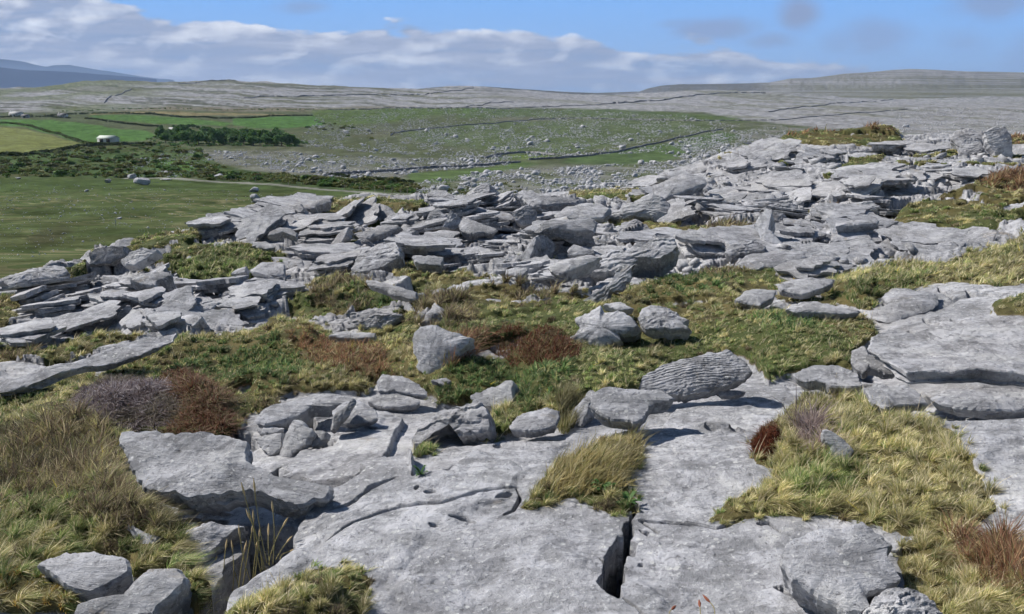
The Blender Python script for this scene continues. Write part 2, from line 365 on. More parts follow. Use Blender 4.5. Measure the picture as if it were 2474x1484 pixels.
HOLES = [(X('g', 1150,722, 1350,760, 2030,830, 1990,1000, 1975,1040, 1830,1145, 1600,1315, 1545,1340, 1500,1500, 1270,1500, 1330,1330, 1450,1180, 1500,1040, 1640,900, 1400,860, 1350,790, 1200,740), .8),
         (X('h', 1890,1000, 1950,930, 1990,965, 2010,900, 2070,900, 2080,945, 2020,1010, 2050,1040, 2040,1140, 2045,1270, 2000,1400, 1970,1415, 1900,1350, 1850,1300, 1900,1230, 1870,1120, 1925,1150), .7),
         (X('h', 390,442, 430,420, 465,415, 440,455, 400,465), .2),
         (X('h', 2110,960, 2160,965, 2130,990), .15), (X('h', 2000,825, 2050,815, 2040,850), .2),
         (X('i', 820,1290, 870,1270, 980,1310, 1130,1400, 1290,1450, 1460,1390, 1420,1500, 1200,1500, 1050,1430, 900,1360), .35),
         (X('f', 1400,862, 1640,855, 2080,840, 2350,865, 2700,885, 2700,968, 2473,962, 2230,945, 1960,955, 1860,1010, 1780,1000, 1680,925, 1480,910), .10),
         (X('i', 1520,1100, 1650,1062, 1800,1105, 1700,1112), .1), (X('i', 1850,1042, 1920,1050, 1880,1065), .08),
         (X('g', 1500,240, 1560,190, 1720,230, 1700,300, 1640,340, 1560,320), .35), (X('g', 1790,440, 1870,400, 1870,480, 1800,480), .25),
         (X('g', 2000,150, 2110,90, 2200,200, 2235,270, 2200,290, 2100,230, 2050,210), .3), (X('g', 2130,350, 2190,280, 2250,310, 2200,345), .2),
         (X('g', 1250,840, 1345,760, 1400,800, 1390,835), .3),
         (X('d', 480,330, 520,310, 660,320, 590,350, 560,400, 610,440, 570,550, 500,560, 480,480, 500,400), .28),
         (X('b', 745,1260, 790,1250, 820,1290, 760,1300), .25), (X('b', 870,1230, 940,1220, 980,1280, 930,1330, 890,1330), .3),
         (X('b', 80,1290, 130,1280, 130,1320, 90,1320), .25), (X('b', 800,1190, 825,1190, 825,1220, 805,1225), .2),
         (X('c', 850,600, 900,590, 890,630, 850,635), .3), (X('c', 870,730, 900,650, 925,655, 900,735), .35), (X('c', 760,810, 860,745, 800,800), .25),
         (X('c', 80,920, 330,825, 320,870, 200,930), .3)]
CRACKS = [(X('h', 1280,640, 1000,700, 760,780, 500,800, 200,900, 0,1010), 2.2, .02), (X('h', 1990,1420, 2100,1484, 2200,1600), 3, .05), (X('h', 2040,880, 2080,760, 2010,690), 4, .08),
          (X('h', 480,620, 300,700, 150,800, 20,840), 2.5, .03), (X('i', 0,860, 250,870, 420,900, 620,840), 2.5, .03), 
          (X('h', 1180,825, 1245,790, 1290,690, 1265,650), 4, .10), (X('h', 575,590, 690,560, 800,552), 3.5, .08), (X('h', 820,850, 930,862, 1000,885), 4, .06),
          (X('h', 690,915, 750,915), 2, .04), (X('h', 590,700, 630,680), 3, .04), (X('h', 660,720, 740,715), 2, .03), (X('h', 240,188, 330,188), 3, .05),
          (X('h', 960,410, 1200,362, 1380,368, 1600,285, 1650,240), 3.2, .12), (X('h', 1120,298, 1180,298), 3, .05), 
          (X('h', 2100,860, 2160,890, 2235,935), 2.5, .06), (X('h', 2100,860, 2290,850, 2450,885), 1.5, .03), (X('h', 2100,1140, 2140,1130), 3, .06),
          (X('h', 1120,725, 1240,680), 2.2, .04), (X('h', 0,580, 220,590), 3, .09), (X('g', 1900,690, 2050,650), 3, .08),
          (X('i', 850,1120, 930,1165, 985,1220), 2.5, .05), (X('i', 690,870, 780,866, 860,935), 3, .05), (X('i', 2260,820, 2380,880, 2500,915), 4, .08),
          (X('i', 100,198, 190,230), 3.5, .06), (X('i', 325,218, 405,230), 4, .05), (X('i', 490,216, 560,220), 3, .04), 
          (X('i', 1700,980, 1650,1000), 3, .05), (X('i', 1450,50, 1580,55), 3, .07), (X('i', 1930,40, 2120,95), 4, .06), (X('i', 2020,115, 2120,118), 4, .05),
          (X('i', 1740,165, 1880,150), 3, .05), (X('i', 2100,40, 2200,95), 2, .04), (X('i', 2200,140, 2300,170), 2, .04), (X('i', 2210,45, 2390,95), 2, .03), (X('i', 1930,160, 2000,140), 3, .04),
          (X('f', 1515,600, 1580,612, 1640,600, 1705,565), 4, .09), (X('f', 1550,620, 1585,685), 3, .06), (X('f', 1410,695, 1500,745, 1600,800, 1680,845), 7, .16),
          (X('f', 1700,735, 1800,775, 1890,800), 6, .035), (X('f', 1520,375, 1580,395), 4, .08), (X('f', 1520,415, 1570,422), 4, .06), (X('f', 1990,450, 2090,465), 3, .04),
          (X('f', 2100,500, 2210,555), 3, .05), (X('f', 1800,460, 1940,490), 2, .03), (X('f', 2340,460, 2473,475), 3, .05), (X('f', 1700,525, 1780,552), 3, .05), (X('f', 1890,290, 2000,345), 3, .07),
          (X('f', 980,880, 1180,935), 2.5, .05), (X('f', 2080,305, 2150,325), 2.5, .05),
          (X('c', 1720,560, 1725,700, 1745,860), 4, .13), (X('c', 600,780, 850,720, 930,650), 4, .2), (X('c', 1150,790, 1145,850, 1250,770, 1320,770), 3, .2), (X('c', 950,860, 955,940), 4, .25),
          (X('c', 970,930, 1120,935), 5, .2), (X('c', 1020,780, 1030,830), 4, .2), (X('c', 350,850, 520,850, 680,850), 3.5, .15), (X('c', 1630,1210, 1750,1250, 1860,1305), 5, .2), (X('c', 1820,1195, 2030,1215), 4, .12),
          (X('c', 1280,1215, 1500,1220, 1600,1215), 4, .12), (X('c', 960,1310, 1170,1330, 1290,1290), 2.5, .08), (X('c', 1130,1245, 1230,1240), 3, .08), (X('c', 1000,1250, 1120,1230), 4, .1),
          (X('e', 1180,265, 1290,290), 3, .08), (X('e', 930,300, 1060,300), 2.5, .06), (X('e', 60,40, 200,30), 4, .12), (X('e', 490,60, 560,40, 700,50), 3.5, .12), (X('e', 880,90, 940,20), 7, .2),
          (X('b', 1160,1170, 1230,1210), 4, .15), (X('b', 1050,1050, 1240,1070), 3, .12), (X('b', 640,1205, 760,1215), 4, .12), (X('b', 860,1270, 1100,1330), 3, .12),
          (X('d', 1100,430, 1300,430, 1440,470), 6, .18), (X('d', 1120,430, 1140,500, 1110,580), 5, .2), (X('d', 1290,370, 1410,350), 4, .1), (X('d', 1560,400, 1720,385), 4, .1), (X('d', 1380,480, 1290,550), 5, .15),
          (X('d', 30,620, 250,640, 360,600), 3, .08), (X('d', 60,280, 330,260), 3, .08), (X('d', 380,280, 440,330), 5, .12), (X('d', 700,300, 900,330), 3, .08), (X('d', 330,440, 280,380), 3, .08)]
# ------------------------------------------------------------------ the foreground sheet: polar grid round the camera's foot
az = np.concatenate([np.linspace(-1.9, -.66, 90)[:-1], np.linspace(-.66, .66, 1300), np.linspace(.66, 1.9, 90)[1:]])
rr = np.concatenate([np.geomspace(.5, 1.9, 60)[:-1], 1/np.linspace(1/1.9, 1/7.4, 720), np.geomspace(7.4, 31, 440)[1:], np.geomspace(31, 60, 20)[1:]])
AZ, RR = np.meshgrid(az, rr)
GX, GY = RR*np.sin(AZ), RR*np.cos(AZ)
GB = fg_base(GX, GY)
PX, PY = proj(GX, np.maximum(GY, .4), GB)
_w = 9 + 0*PX
wx = fbm(GX*1.6, GY*1.6, o=4, s=3); wy = fbm(GX*1.6, GY*1.6, o=4, s=33)
wf = fbm(GX*9, GY*9, o=3, s=43); wg = fbm(GX*9+5, GY*9, o=3, s=47)
pk = np.clip(4.0/np.maximum(RR, 1.0), .18, 1.6)          # frame units shrink with range
PWX = PX + (wx*26 + wf*12)*pk; PWY = PY + (wy*12 + wg*7)*pk
vegd = np.full(PX.shape, -1e3)
for p in VEG: vegd = np.maximum(vegd, inpoly(PWX, PWY, p))
vegd = vegd - 5*(RR > 3.8)*(RR < 19); vegm = sst(-5, 5, vegd)
# small tufts in the joints of the middle pavement
jt = fbm(GX*.9, GY*.9, o=4, s=71)
vegm = np.maximum(vegm, sst(.40, .50, jt)*(RR > 5)*(RR < 26)*.9)
vegm = vegm*(1-.95*sst(.30, .38, fbm(GX*1.1, GY*1.1, o=4, s=72))*(RR > 3.6)*sst(0, -1, inpoly(PX, PY, [0,640, 500,540, 700,600, 480,700, 380,640])*0-1))
# rock relief
near = sst(7.5, 4.0, RR)
mid = 1-near
mid = mid*(1-.85*sst(1500, 1800, PX)*sst(11, 7.5, RR))*(1-.45*sst(15, 20, RR))
jn = fbm(GX*.30+3, GY*.30, o=5, s=5, g=.55)
jn2 = fbm(GX*1.1, GY*1.1, o=5, s=15, g=.55)
def terrace(B, s, sharp=.9, tread=.18):
    q = B/s; k = np.floor(q); f = q-k
    return s*(k + tread*f + (1-tread)*sst(sharp, 1.0, f))
dip = .035*GX - .05*GY
Bm = .42*jn + .11*jn2 + dip + .014*fbm(GX*7, GY*7, o=3, s=27)
tm = terrace(Bm, .085, .90) - dip*.9
tm2 = terrace(.5*Bm + .05*jn2, .022, .82) - .5*Bm - .05*jn2
Bn = .10*fbm(GX*.45, GY*.45, o=4, s=8) + .035*jn2 + .004*fbm(GX*9, GY*9, o=3, s=28)
def cells(sx, sy, ang, sd, hh, tilt, gr, gw, bl=.05):
    u, v = GX*math.cos(ang)+GY*math.sin(ang), -GX*math.sin(ang)+GY*math.cos(ang)
    u = u/sx + .22*fbm(GX*1.2, GY*1.2, o=3, s=sd+3); v = v/sy + .22*fbm(GX*1.2, GY*1.2, o=3, s=sd+4)
    f1, f2, ox, oy, h = worley(u, v, sd)
    z = hh*h(1) + tilt*(h(2)*ox*sx + h(3)*oy*sy)
    z = z*sst(0, bl, f2-f1)
    return z - gr*sst(gw, gw*.3, f2-f1)*(h(4) > -.5)
cz = cells(1.5, .8, .25, 700, .035, .17, .09, .06) + cells(.62, .36, -.1, 720, .020, .24, .05, .08)
cn = cells(2.3, 1.3, .35, 740, .006, .010, .0, .05, .16)
tn_ = .45*Bn + .55*terrace(Bn, .03, .80)
relief = mid*(.62*tm + 1.3*tm2 + cz - .03) + near*(tn_ + cn - .075)
# joints (grikes)
rot = lambda a: (GX*math.cos(a)+GY*math.sin(a), -GX*math.sin(a)+GY*math.cos(a))
for ang, sp, sd in ((.45, 2.3, 51), (1.75, 1.7, 52), (-.35, 3.1, 53)):
    u, v = rot(ang)
    w = u/sp + .35*fbm(GX*.5, GY*.5, o=3, s=sd) + .03*fbm(GX*4, GY*4, o=3, s=sd+9)
    d = np.abs(w-np.round(w))*sp
    on = sst(-.05, .15, fbm(GX*.6+sd, GY*.6, o=3, s=sd+20))
    wid = .018 + .012*np.maximum(0, RR/8)
    relief -= mid*on*(.10+.02*RR/4)*sst(wid, wid*.35, d)
# short splits and pits along the bedding
pit = fbm(GX*3.2, GY*8.5, o=4, s=61); relief -= (mid*.05 + near*.0)*sst(.42, .5, pit)
pit2 = fbm(GX*13, GY*17, o=3, s=62); relief -= (.003+.008*mid)*sst(.36, .55, pit2)
relief += .0028*fbm(GX*22, GY*22, o=3, s=63) + .008*near*fbm(GX*3, GY*3, o=4, s=64)
cw = np.clip(pk, .4, 1.3)
for poly, h, soft in RAISE:
    d = inpoly(PX + (wx*16+wf*12)*pk*.6, PY + (wy*8+wg*8)*pk*.6, poly); relief += h*sst(-max(soft, 4), max(soft, 4), d)
hol = np.zeros_like(relief)
for poly, dep in HOLES:
    d = inpoly(PX + wf*16*pk+wx*8*pk, PY + wg*14*pk, poly); hol = np.maximum(hol, dep*sst(-2, 5, d))
for ln, wd, dep in CRACKS:
    d = lined(PX + (wx*8+wf*4)*pk, PY + (wy*6+wg*3)*pk, ln, taper=True); wv = max(wd*1.15, 3.6)*(.9+.4*wx); hol = np.maximum(hol, dep*sst(wv*1.35, wv*.25, d))
relief -= hol
vegm = vegm*sst(.06, .0, hol)
# turf: hides the relief, swells into low mounds
mound = (.05 + .07*fbm(GX*1.3, GY*1.3, o=4, s=81) + .03*fbm(GX*4, GY*4, o=3, s=82))*sst(0, 22+60*near, np.maximum(vegd, 0))
mound = mound*(1-.35*(inpoly(PX, PY, VEG[10]) > -30))
kn = sst(-10, 40, inpoly(PWX, PWY, VEG[15]))
mound = mound + .34*kn
relief = relief*(1-.75*vegm) + vegm*(mound + .01)
GZ = GB + relief
# attribute: veg, green, darker with hole depth
greenness = sst(-.1, .35, fbm(GX*.8, GY*.8, o=3, s=91))
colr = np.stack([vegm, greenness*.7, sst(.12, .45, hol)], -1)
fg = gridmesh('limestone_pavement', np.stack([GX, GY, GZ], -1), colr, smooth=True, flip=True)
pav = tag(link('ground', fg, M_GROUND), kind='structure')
pav['label'] = 'grey limestone pavement with cracks and turf'
def ground_z(x, y):
    """actual surface height (bilinear in the polar grid)"""
    x = np.asarray(x, float); y = np.asarray(y, float)
    a = np.interp(np.arctan2(x, y), az, np.arange(len(az))); r = np.interp(np.hypot(x, y), rr, np.arange(len(rr)))
    a0 = np.clip(a.astype(int), 0, len(az)-2); r0 = np.clip(r.astype(int), 0, len(rr)-2); fa, fr = a-a0, r-r0
    return (GZ[r0, a0]*(1-fa)*(1-fr) + GZ[r0, a0+1]*fa*(1-fr) + GZ[r0+1, a0]*(1-fa)*fr + GZ[r0+1, a0+1]*fa*fr)
# ------------------------------------------------------------------ rocks
def resample(P, n):
    Q = np.vstack([P, P[:1]]); s = np.r_[0, np.cumsum(np.hypot(*np.diff(Q, axis=0).T))]
    t = np.linspace(0, s[-1], n, endpoint=False)
    return np.stack([np.interp(t, s, Q[:, 0]), np.interp(t, s, Q[:, 1])], 1)
def slab_mesh(name, P, thick, bulge=.05, taper=.12, jag=.05, layers=None, strata=0.0, sdir=0.0, rough=.02, seed=0, nb=110, nr=13, round_=.12):
    """P: outline in the slab's own plane (metres, z = 0 on top); closed bedded block hanging below it"""
    size = math.sqrt(abs(np.ptp(P[:, 0])*np.ptp(P[:, 1])))+1e-6
    if 0.5*np.sum(P[:, 0]*np.roll(P[:, 1], -1)-np.roll(P[:, 0], -1)*P[:, 1]) < 0: P = P[::-1]
    R = resample(P, nb)
    c = R.mean(0)
    e = np.roll(R, -1, 0)-np.roll(R, 1, 0); nn = np.stack([e[:, 1], -e[:, 0]], 1); nn /= np.linalg.norm(nn, axis=1)[:, None]+1e-9
    sc = 3.0/size
    j = fbm(R[:, 0]*sc*1.5, R[:, 1]*sc*1.5, seed*3.7, o=4, s=seed, g=.65)
    R = R + nn*(j*jag*size*1.6)[:, None]
    L = layers or max(2, min(7, int(thick/.03)))
    rings = []
    ss = np.linspace(0, 1, nr)**.8
    for k, s in enumerate(ss[1:]):          # top, from centre outwards
        q = c + (R-c)*s
        h = bulge*size*(1-s**2.2)
        if k == nr-2: h = -thick*.10
        z = h + rough*size*1.4*fbm(q[:, 0]*sc, q[:, 1]*sc, seed*1.3, o=5, s=seed+5, g=.6)
        if strata:
            cs, sn = math.cos(sdir), math.sin(sdir)
            u = q[:, 0]*cs+q[:, 1]*sn; v = -q[:, 0]*sn+q[:, 1]*cs
            ph = v/strata + 1.9*fbm(u*sc*.7, v*sc*.7, 0, o=3, s=seed+9)+.5*fbm(u*sc*4, v*sc*5, 0, o=3, s=seed+19)
            f = ph-np.floor(ph)
            z = z + strata*.34*(f - 1.1*sst(.7, 1, f))*(.55+.9*fbm(u*sc*1.2, v*sc*3, 7.7, o=3, s=seed+29))
        rings.append(np.column_stack([q, z]))
    rnd = np.random.default_rng(seed)
    zz = np.r_[0, np.cumsum(rnd.uniform(.5, 1.5, L))]; zz = zz/zz[-1]
    th = np.arange(nb)
    for k in range(L):
        o = (rnd.uniform(-1, .6)*.02 + .055*fbm(R[:, 0]*sc*2, R[:, 1]*sc*2, k*5.1+seed, o=3, s=seed+31))
        for zt in (zz[k]+.03, zz[k+1]-.03*(k < L-1)):
            t = 1 - taper*zt - round_*.25*zt**3 + o*1.5*(k > 0)
            q = c + (R-c)*t[:, None]
            z = -thick*(.10+.9*zt) + thick*.05*fbm(q[:, 0]*sc*2, q[:, 1]*sc*2, k*2.0, o=2, s=seed+44)
            rings.append(np.column_stack([q, z]))
    V = [np.array([[c[0], c[1], rings[0][:, 2].mean()]])] + rings + [np.array([[c[0], c[1], -thick*1.02]])]
    V = np.vstack(V); nR = len(rings)
    i = np.arange(nb); i2 = (i+1) % nb
    tris = [np.stack([0*i, 1+i, 1+i2], 1)]
    last = len(V)-1; b0 = 1+(nR-1)*nb
    tris.append(np.stack([0*i+last, b0+i2, b0+i], 1))
    q = []
    for k in range(nR-1):
        a = 1+k*nb; b = a+nb
        q.append(np.stack([a+i, b+i, b+i2, a+i2], 1))
    return V, np.vstack(tris), np.vstack(q)
ROCKS = []; SP_ = [(1060, 850), (1440, 800), (1290, 850), (1560, 760)]
def basis(n):
    n = np.array(n, float); n /= np.linalg.norm(n)
    t1 = np.cross([0, 1, 0] if abs(n[1]) < .9 else [1, 0, 0], n); t1 = np.cross(n, [0, 0, 1]) if abs(n[2]) < .95 else np.array([1., 0, 0]) - n*n[0]
    t1 /= np.linalg.norm(t1); t2 = np.cross(n, t1); return t1, t2, n
def slab(name, label, cat, poly, n=(0, 0, 1), thick=.08, lift=None, anchor=None, mat=None, group=None, sink=0.0, **k):
    poly = np.asarray(poly, float)
    i = poly[:, 1].argmax() if anchor is None else None
    ap = poly[i] if anchor is None else np.asarray(anchor, float)
    nv = np.array(n, float); nv /= np.linalg.norm(nv)
    if lift is None: lift = thick*abs(nv[2])*.95
    g = G(ap[0], ap[1], lift)
    z0 = float(ground_z(g[0], g[1])) - float(fg_base(g[0], g[1]))
    z0 = max(z0, -.09)
    if abs(z0) < .3: g = G(ap[0], ap[1], lift + z0 - sink)
    d = ray(poly[:, 0], poly[:, 1])
    dn = d@nv; tt = (g@nv)/np.where(np.abs(dn) < 1e-4, -1e-4, dn)
    Y = tt*d[:, 1]; Y = np.clip(np.where(tt > 0, Y, g[1]*1.4), g[1]*.72, g[1]*1.45)
    P3 = d*(Y/d[:, 1])[:, None]
    t1, t2, nv = basis(nv)
    c3 = P3.mean(0)
    L = np.stack([(P3-c3)@t1, (P3-c3)@t2], 1)
    seed = k.pop('seed', (len(ROCKS)*7+3) % 997)
    V, T, Q = slab_mesh(name, L, thick, seed=seed, **{a_: b_ for a_, b_ in k.items() if a_ != 'cuts'})
    Wd = c3 + V[:, :1]*t1 + V[:, 1:2]*t2 + V[:, 2:]*nv
    size = max(np.ptp(Wd[:, 0]), .05)
    s3 = 5/size
    dis = .006*size*fbm(Wd[:, 0]*s3, Wd[:, 1]*s3, Wd[:, 2]*s3*2, o=3, s=seed+70)
    Wd = Wd + nv*dis[:, None]
    rc = np.random.default_rng(seed+5); cen = Wd.mean(0)
    for q in range(k.get('cuts', 3)):
        a = rc.uniform(0, 2*math.pi); nn = t1*math.cos(a) + t2*math.sin(a) + nv*rc.uniform(-.5, .9); nn /= np.linalg.norm(nn)
        h = (Wd-cen)@nn; m = h.max(); hh = h - m*rc.uniform(.86, .97); Wd = Wd - np.outer(np.maximum(hh, 0)*.92, nn)
    org = np.array([Wd[:, 0].mean(), Wd[:, 1].mean(), Wd[:, 2].min()])
    me = mesh_np(name, Wd-org, tris=T, quads=Q, smooth=True)
    me.set_sharp_from_angle(angle=math.radians(24))
    o = link(name, me, mat or M_ROCK, loc=org)
    tag(o, label, cat, group, 'thing'); ROCKS.append(o); return o
UP = (0, 0, 1); TOC = (-.15, -.4, .9); FACE = (-.3, -.8, .5); LEFT = (-.7, -.45, .55); DARK = (.55, -.75, .2); SH = (.2, -.85, .1)
def S(label, poly, n=UP, thick=.07, **k): return slab(k.pop('name', 'limestone_slab'), label, 'slab', poly, n, thick, **k)
def B(label, poly, n=FACE, thick=.3, **k):
    if thick >= .2 and 'mat' not in k: k.setdefault('strata', .065); k.setdefault('sdir', .15); k.setdefault('nr', 20)
    k.setdefault('bulge', .04); k.setdefault('taper', .2); k.setdefault('round_', .15); k.setdefault('lift', -.02); k.setdefault('layers', 5)
    return slab(k.pop('name', 'boulder'), label, 'boulder', poly, n, thick, **k)
# ---- near left
S('big tilted pale slab overhanging the black hollow at lower left', X('g', 830,270, 1060,257, 1300,268, 1505,276, 1575,322, 1660,352, 1640,400, 1690,470, 1740,500, 1900,550, 2130,590, 2215,640, 2190,700, 2050,715, 1850,690, 1700,640, 1590,655, 1500,675, 1330,705, 1180,700, 1060,690, 985,640, 950,590, 905,500, 850,410, 822,340), (-.12, -.42, .9), .13, anchor=X('g', 1330,705)[0], lift=.16, cuts=0, bulge=.015, strata=.0, nb=220, nr=26, rough=.03, layers=4, taper=.10, round_=.3)
B('small block wedged under the left end of the big tilted slab', X('g', 1165,795, 1205,742, 1345,748, 1300,800, 1250,842), (-.4, -.6, .7), .09)
B('jagged stone standing in the mouth of the black hollow', X('g', 1395,880, 1385,790, 1445,770, 1590,822, 1530,865, 1440,892), (-.3, -.7, .6), .08)
S('rubbly shelf of rock at the lip of the black hollow', X('g', 1105,1060, 1180,960, 1250,915, 1400,860, 1640,895, 1500,970, 1460,1020, 1420,1070, 1370,1125, 1250,1120), (-.1, -.5, .85), .09, lift=.02, bulge=.03, rough=.05)
B('low rounded stone half sunk in straw grass at lower left', X('g', 835,890, 880,880, 960,925, 1050,965, 1062,1040, 1010,1060, 930,1010), (-.3, -.6, .7), .12)
S('flat stone with a moss-filled crack beside orange moss', X('g', 240,1150, 330,1110, 430,1065, 640,1062, 760,1090, 860,1108, 868,1200, 760,1262, 690,1325, 600,1345, 440,1295, 340,1215), (-.05, -.3, .95), .12, bulge=.04)
S('smooth sloping rock with dark right end at bottom left', X('g', 440,1500, 480,1415, 640,1380, 800,1370, 900,1270, 1000,1175, 1100,1150, 1170,1155, 1220,1200, 1245,1262, 1150,1350, 1070,1440, 1040,1500), (-.12, -.35, .93), .2, bulge=.05, anchor=X('g', 1050,1470)[0], lift=.10)
S('flat rock under orange moss in the bottom left corner', X('g', -250,1440, 0,1402, 250,1395, 470,1412, 520,1480, 500,1620, -250,1620), (0, -.2, .95), .1, anchor=X('g', 250,1500)[0], lift=.03)
S('upper ledge slab above the two upright slivers', X('g', 1690,140, 1800,100, 1950,55, 2090,5, 2330,8, 2400,38, 2320,70, 2200,95, 2100,105, 2010,145, 1900,190, 1760,215, 1700,190), (-.1, -.35, .92), .07, lift=.09, bulge=.03)
S('thin second ledge below the upper ledge slab', X('g', 1715,245, 1830,222, 1915,238, 1860,262, 1750,278), (-.1, -.5, .85), .04, lift=.05)
S('brown-stained rock behind the black crevice near the upright slivers', X('g', 1700,300, 1760,285, 1900,262, 1890,340, 1870,400, 1800,420, 1760,380), (-.2, -.6, .6), .12, lift=.02)
B('tall pale sliver standing on edge, left of a twin', X('g', 1858,482, 1875,400, 1900,310, 1935,240, 1965,182, 2010,190, 2062,222, 2092,262, 2050,350, 1975,402, 1950,440), (-.45, -.75, .45), .07, cuts=1, bulge=.04, taper=.15)
B('short pale sliver standing on edge, right of a twin', X('g', 2035,368, 2060,300, 2095,250, 2190,258, 2172,310, 2120,358), (-.45, -.75, .45), .06, cuts=1, bulge=.04, taper=.15)
S('narrow dark bedded strip leaning beside the upper ledge', X('g', 2225,235, 2240,150, 2310,90, 2365,30, 2400,45, 2350,130, 2300,200, 2260,245), (.3, -.6, .6), .08, mat=M_DARK, strata=.02, sdir=.9)
B('angular block wedged beside the dark bedded strip', X('g', 2105,250, 2150,190, 2225,170, 2250,240, 2200,300, 2130,300), (-.3, -.7, .5), .08, cuts=5)
S('thin flake lying on the pavement behind the big tilted slab', X('g', 1880,560, 1990,500, 2200,470, 2330,500, 2230,560, 2010,590), (-.05, -.3, .95), .025, cuts=2)
S('chipped plate between the leaf-shaped slabs and the upper ledge', X('h', 20,120, 90,60, 200,40, 330,110, 340,180, 180,210, 60,200), (-.05, -.35, .93), .04, cuts=2)
# ---- near centre
S('pointed upper slab of two leaf-shaped slabs in the grass edge', X('e', 315,905, 325,880, 345,855, 480,870, 600,920, 665,975, 662,1008, 560,1000, 440,972, 330,980), (-.1, -.5, .85), .05, lift=.085, bulge=.03)
S('lens-shaped lower slab of two leaf-shaped slabs in the grass edge', X('e', 255,1050, 320,990, 430,967, 520,1000, 620,1040, 600,1070, 500,1087, 330,1082), (-.1, -.45, .88), .05, lift=.04, bulge=.04)
B('small pale block between the leaf-shaped slabs and the grass', X('e', 698,1090, 705,1050, 732,1000, 800,1010, 850,1040, 905,1070, 830,1085, 735,1102), (-.2, -.7, .6), .12)
B('pale block with a dark right end at the grass edge', X('e', 948,1010, 975,990, 1100,950, 1180,920, 1248,900, 1245,960, 1235,1060, 1200,1088, 1075,1072, 960,1055, 985,1035), (-.35, -.65, .62), .16, bulge=.03, taper=.1)
B('big pale wedge with a dark triangular notch', X('e', 550,1385, 555,1310, 600,1240, 660,1190, 760,1115, 880,1080, 1030,1050, 1075,1090, 1092,1170, 1088,1240, 1000,1262, 890,1290, 860,1240, 790,1180, 720,1215, 650,1310, 600,1370), (-.25, -.6, .72), .22, bulge=.04, taper=.1, nb=180, nr=20)
B('pale upright boulder alone in the grass at the centre', X('e', 560,620, 560,578, 615,535, 725,520, 790,555, 860,578, 970,615, 965,650, 925,690, 870,745, 800,812, 755,862, 700,880, 655,890, 600,850, 590,790, 570,720, 572,660), (-.28, -.75, .52), .32, bulge=.09, taper=.35, nb=180, nr=22, mat=M_PALE)
S('small flat stone at the foot of the upright boulder', X('e', 690,905, 800,885, 832,910, 775,937), (-.1, -.4, .9), .03)
S('blocky slab with a square dark cavity under its edge', X('e', 1770,985, 1800,955, 1990,945, 2150,970, 2250,975, 2330,1022, 2160,1080, 2130,1130, 2060,1185, 1900,1162, 1800,1118, 1760,1070), (-.05, -.35, .93), .075, lift=.09, bulge=.04, nb=160, nr=18)
B('narrow pale fin left of the square dark cavity', X('e', 1582,1222, 1600,1160, 1660,1080, 1770,960, 1790,985, 1752,1075, 1745,1110, 1710,1200, 1645,1252), (-.55, -.5, .6), .07, bulge=.03, taper=.1)
S('low smooth slab between grass pocket and cavity block', X('e', 1215,1215, 1255,1165, 1295,1130, 1400,1100, 1480,1087, 1555,1108, 1562,1150, 1540,1210, 1400,1240, 1230,1242), (-.05, -.25, .95), .05)
S('long slab scored by wavy bedding lines like stacked paper', X('f', -140,955, -100,890, -30,845, 60,790, 160,762, 270,742, 380,712, 480,702, 560,750, 620,790, 682,848, 600,905, 500,935, 400,965, 200,1005, 60,1010, -60,975), (-.12, -.62, .75), .10, lift=.05, bulge=.04, strata=.017, sdir=.22, nb=240, nr=54, rough=.03, anchor=X('f', 200,1005)[0])
S('small flake under the edge of the wavy-lined slab', X('f', 405,975, 500,966, 612,980, 560,1006, 435,1003), (0, -.3, .95), .03)
B('little bedded block right of the wavy-lined slab', X('f', 640,952, 700,920, 760,902, 900,930, 932,960, 920,1002, 760,1003), (-.1, -.5, .85), .08, bulge=.05)
S('flat pale slab with a long thin crack near the overhang', X('f', 905,855, 1080,795, 1240,800, 1310,830, 1362,862, 1400,940, 1300,962, 1190,942, 1080,905, 1000,920, 960,900), (-.05, -.3, .95), .06, bulge=.02)
B('pale cone-shaped rock rising from the grass', X('e', 1555,650, 1640,622, 1690,545, 1650,520, 1655,490, 1750,450, 1800,420, 1832,395, 1862,440, 1960,420, 2045,470, 2112,552, 2060,592, 1945,585, 1985,650, 1860,680, 1750,682, 1650,655), (-.3, -.7, .6), .35, bulge=.10, taper=.4, nb=160, nr=20, mat=M_PALE)
B('dark serrated blade leaning up out of the pale cone', X('e', 1698,400, 1760,332, 1830,280, 1900,230, 1960,150, 2020,125, 2072,108, 2040,200, 1980,285, 1900,335, 1870,390, 1830,400, 1745,418), (-.35, -.75, .4), .07, bulge=.02, taper=.1, strata=.03, sdir=.7, jag=.07, cuts=0, nb=160, nr=18)
S('thin plate behind the pale cone', X('e', 1845,392, 1960,373, 2062,425, 1950,432), (0, -.3, .95), .05)
S('isolated bedded rock right of the pale cone', X('e', 2080,490, 2110,430, 2145,385, 2250,402, 2330,450, 2430,500, 2390,525, 2450,572, 2280,562, 2130,552), (-.1, -.45, .85), .1, bulge=.05, strata=.05, sdir=.1)
B('grey humped rock left of the brown heather', X('e', 112,570, 130,520, 150,455, 220,440, 300,425, 345,445, 400,455, 480,455, 520,462, 420,532, 330,575), (-.15, -.7, .6), .3, bulge=.08)
S('low pale ledge below the grey humped rock', X('e', -20,605, 100,572, 340,590, 330,615, 180,625), (0, -.35, .95), .05)
S('slender slab lying slanted on the turf', X('e', 245,228, 330,232, 460,268, 620,325, 605,355, 575,368, 430,332, 330,282, 270,260), (-.15, -.5, .85), .06, lift=.05)
B('small white stone beside the brown heather', X('e', 500,425, 515,390, 545,375, 592,440, 540,445), (-.4, -.6, .6), .1, mat=M_PALE)
B('small upright stone at the left end of a grass patch', X('e', 345,200, 352,178, 392,172, 408,232, 365,228), (-.4, -.6, .6), .08)
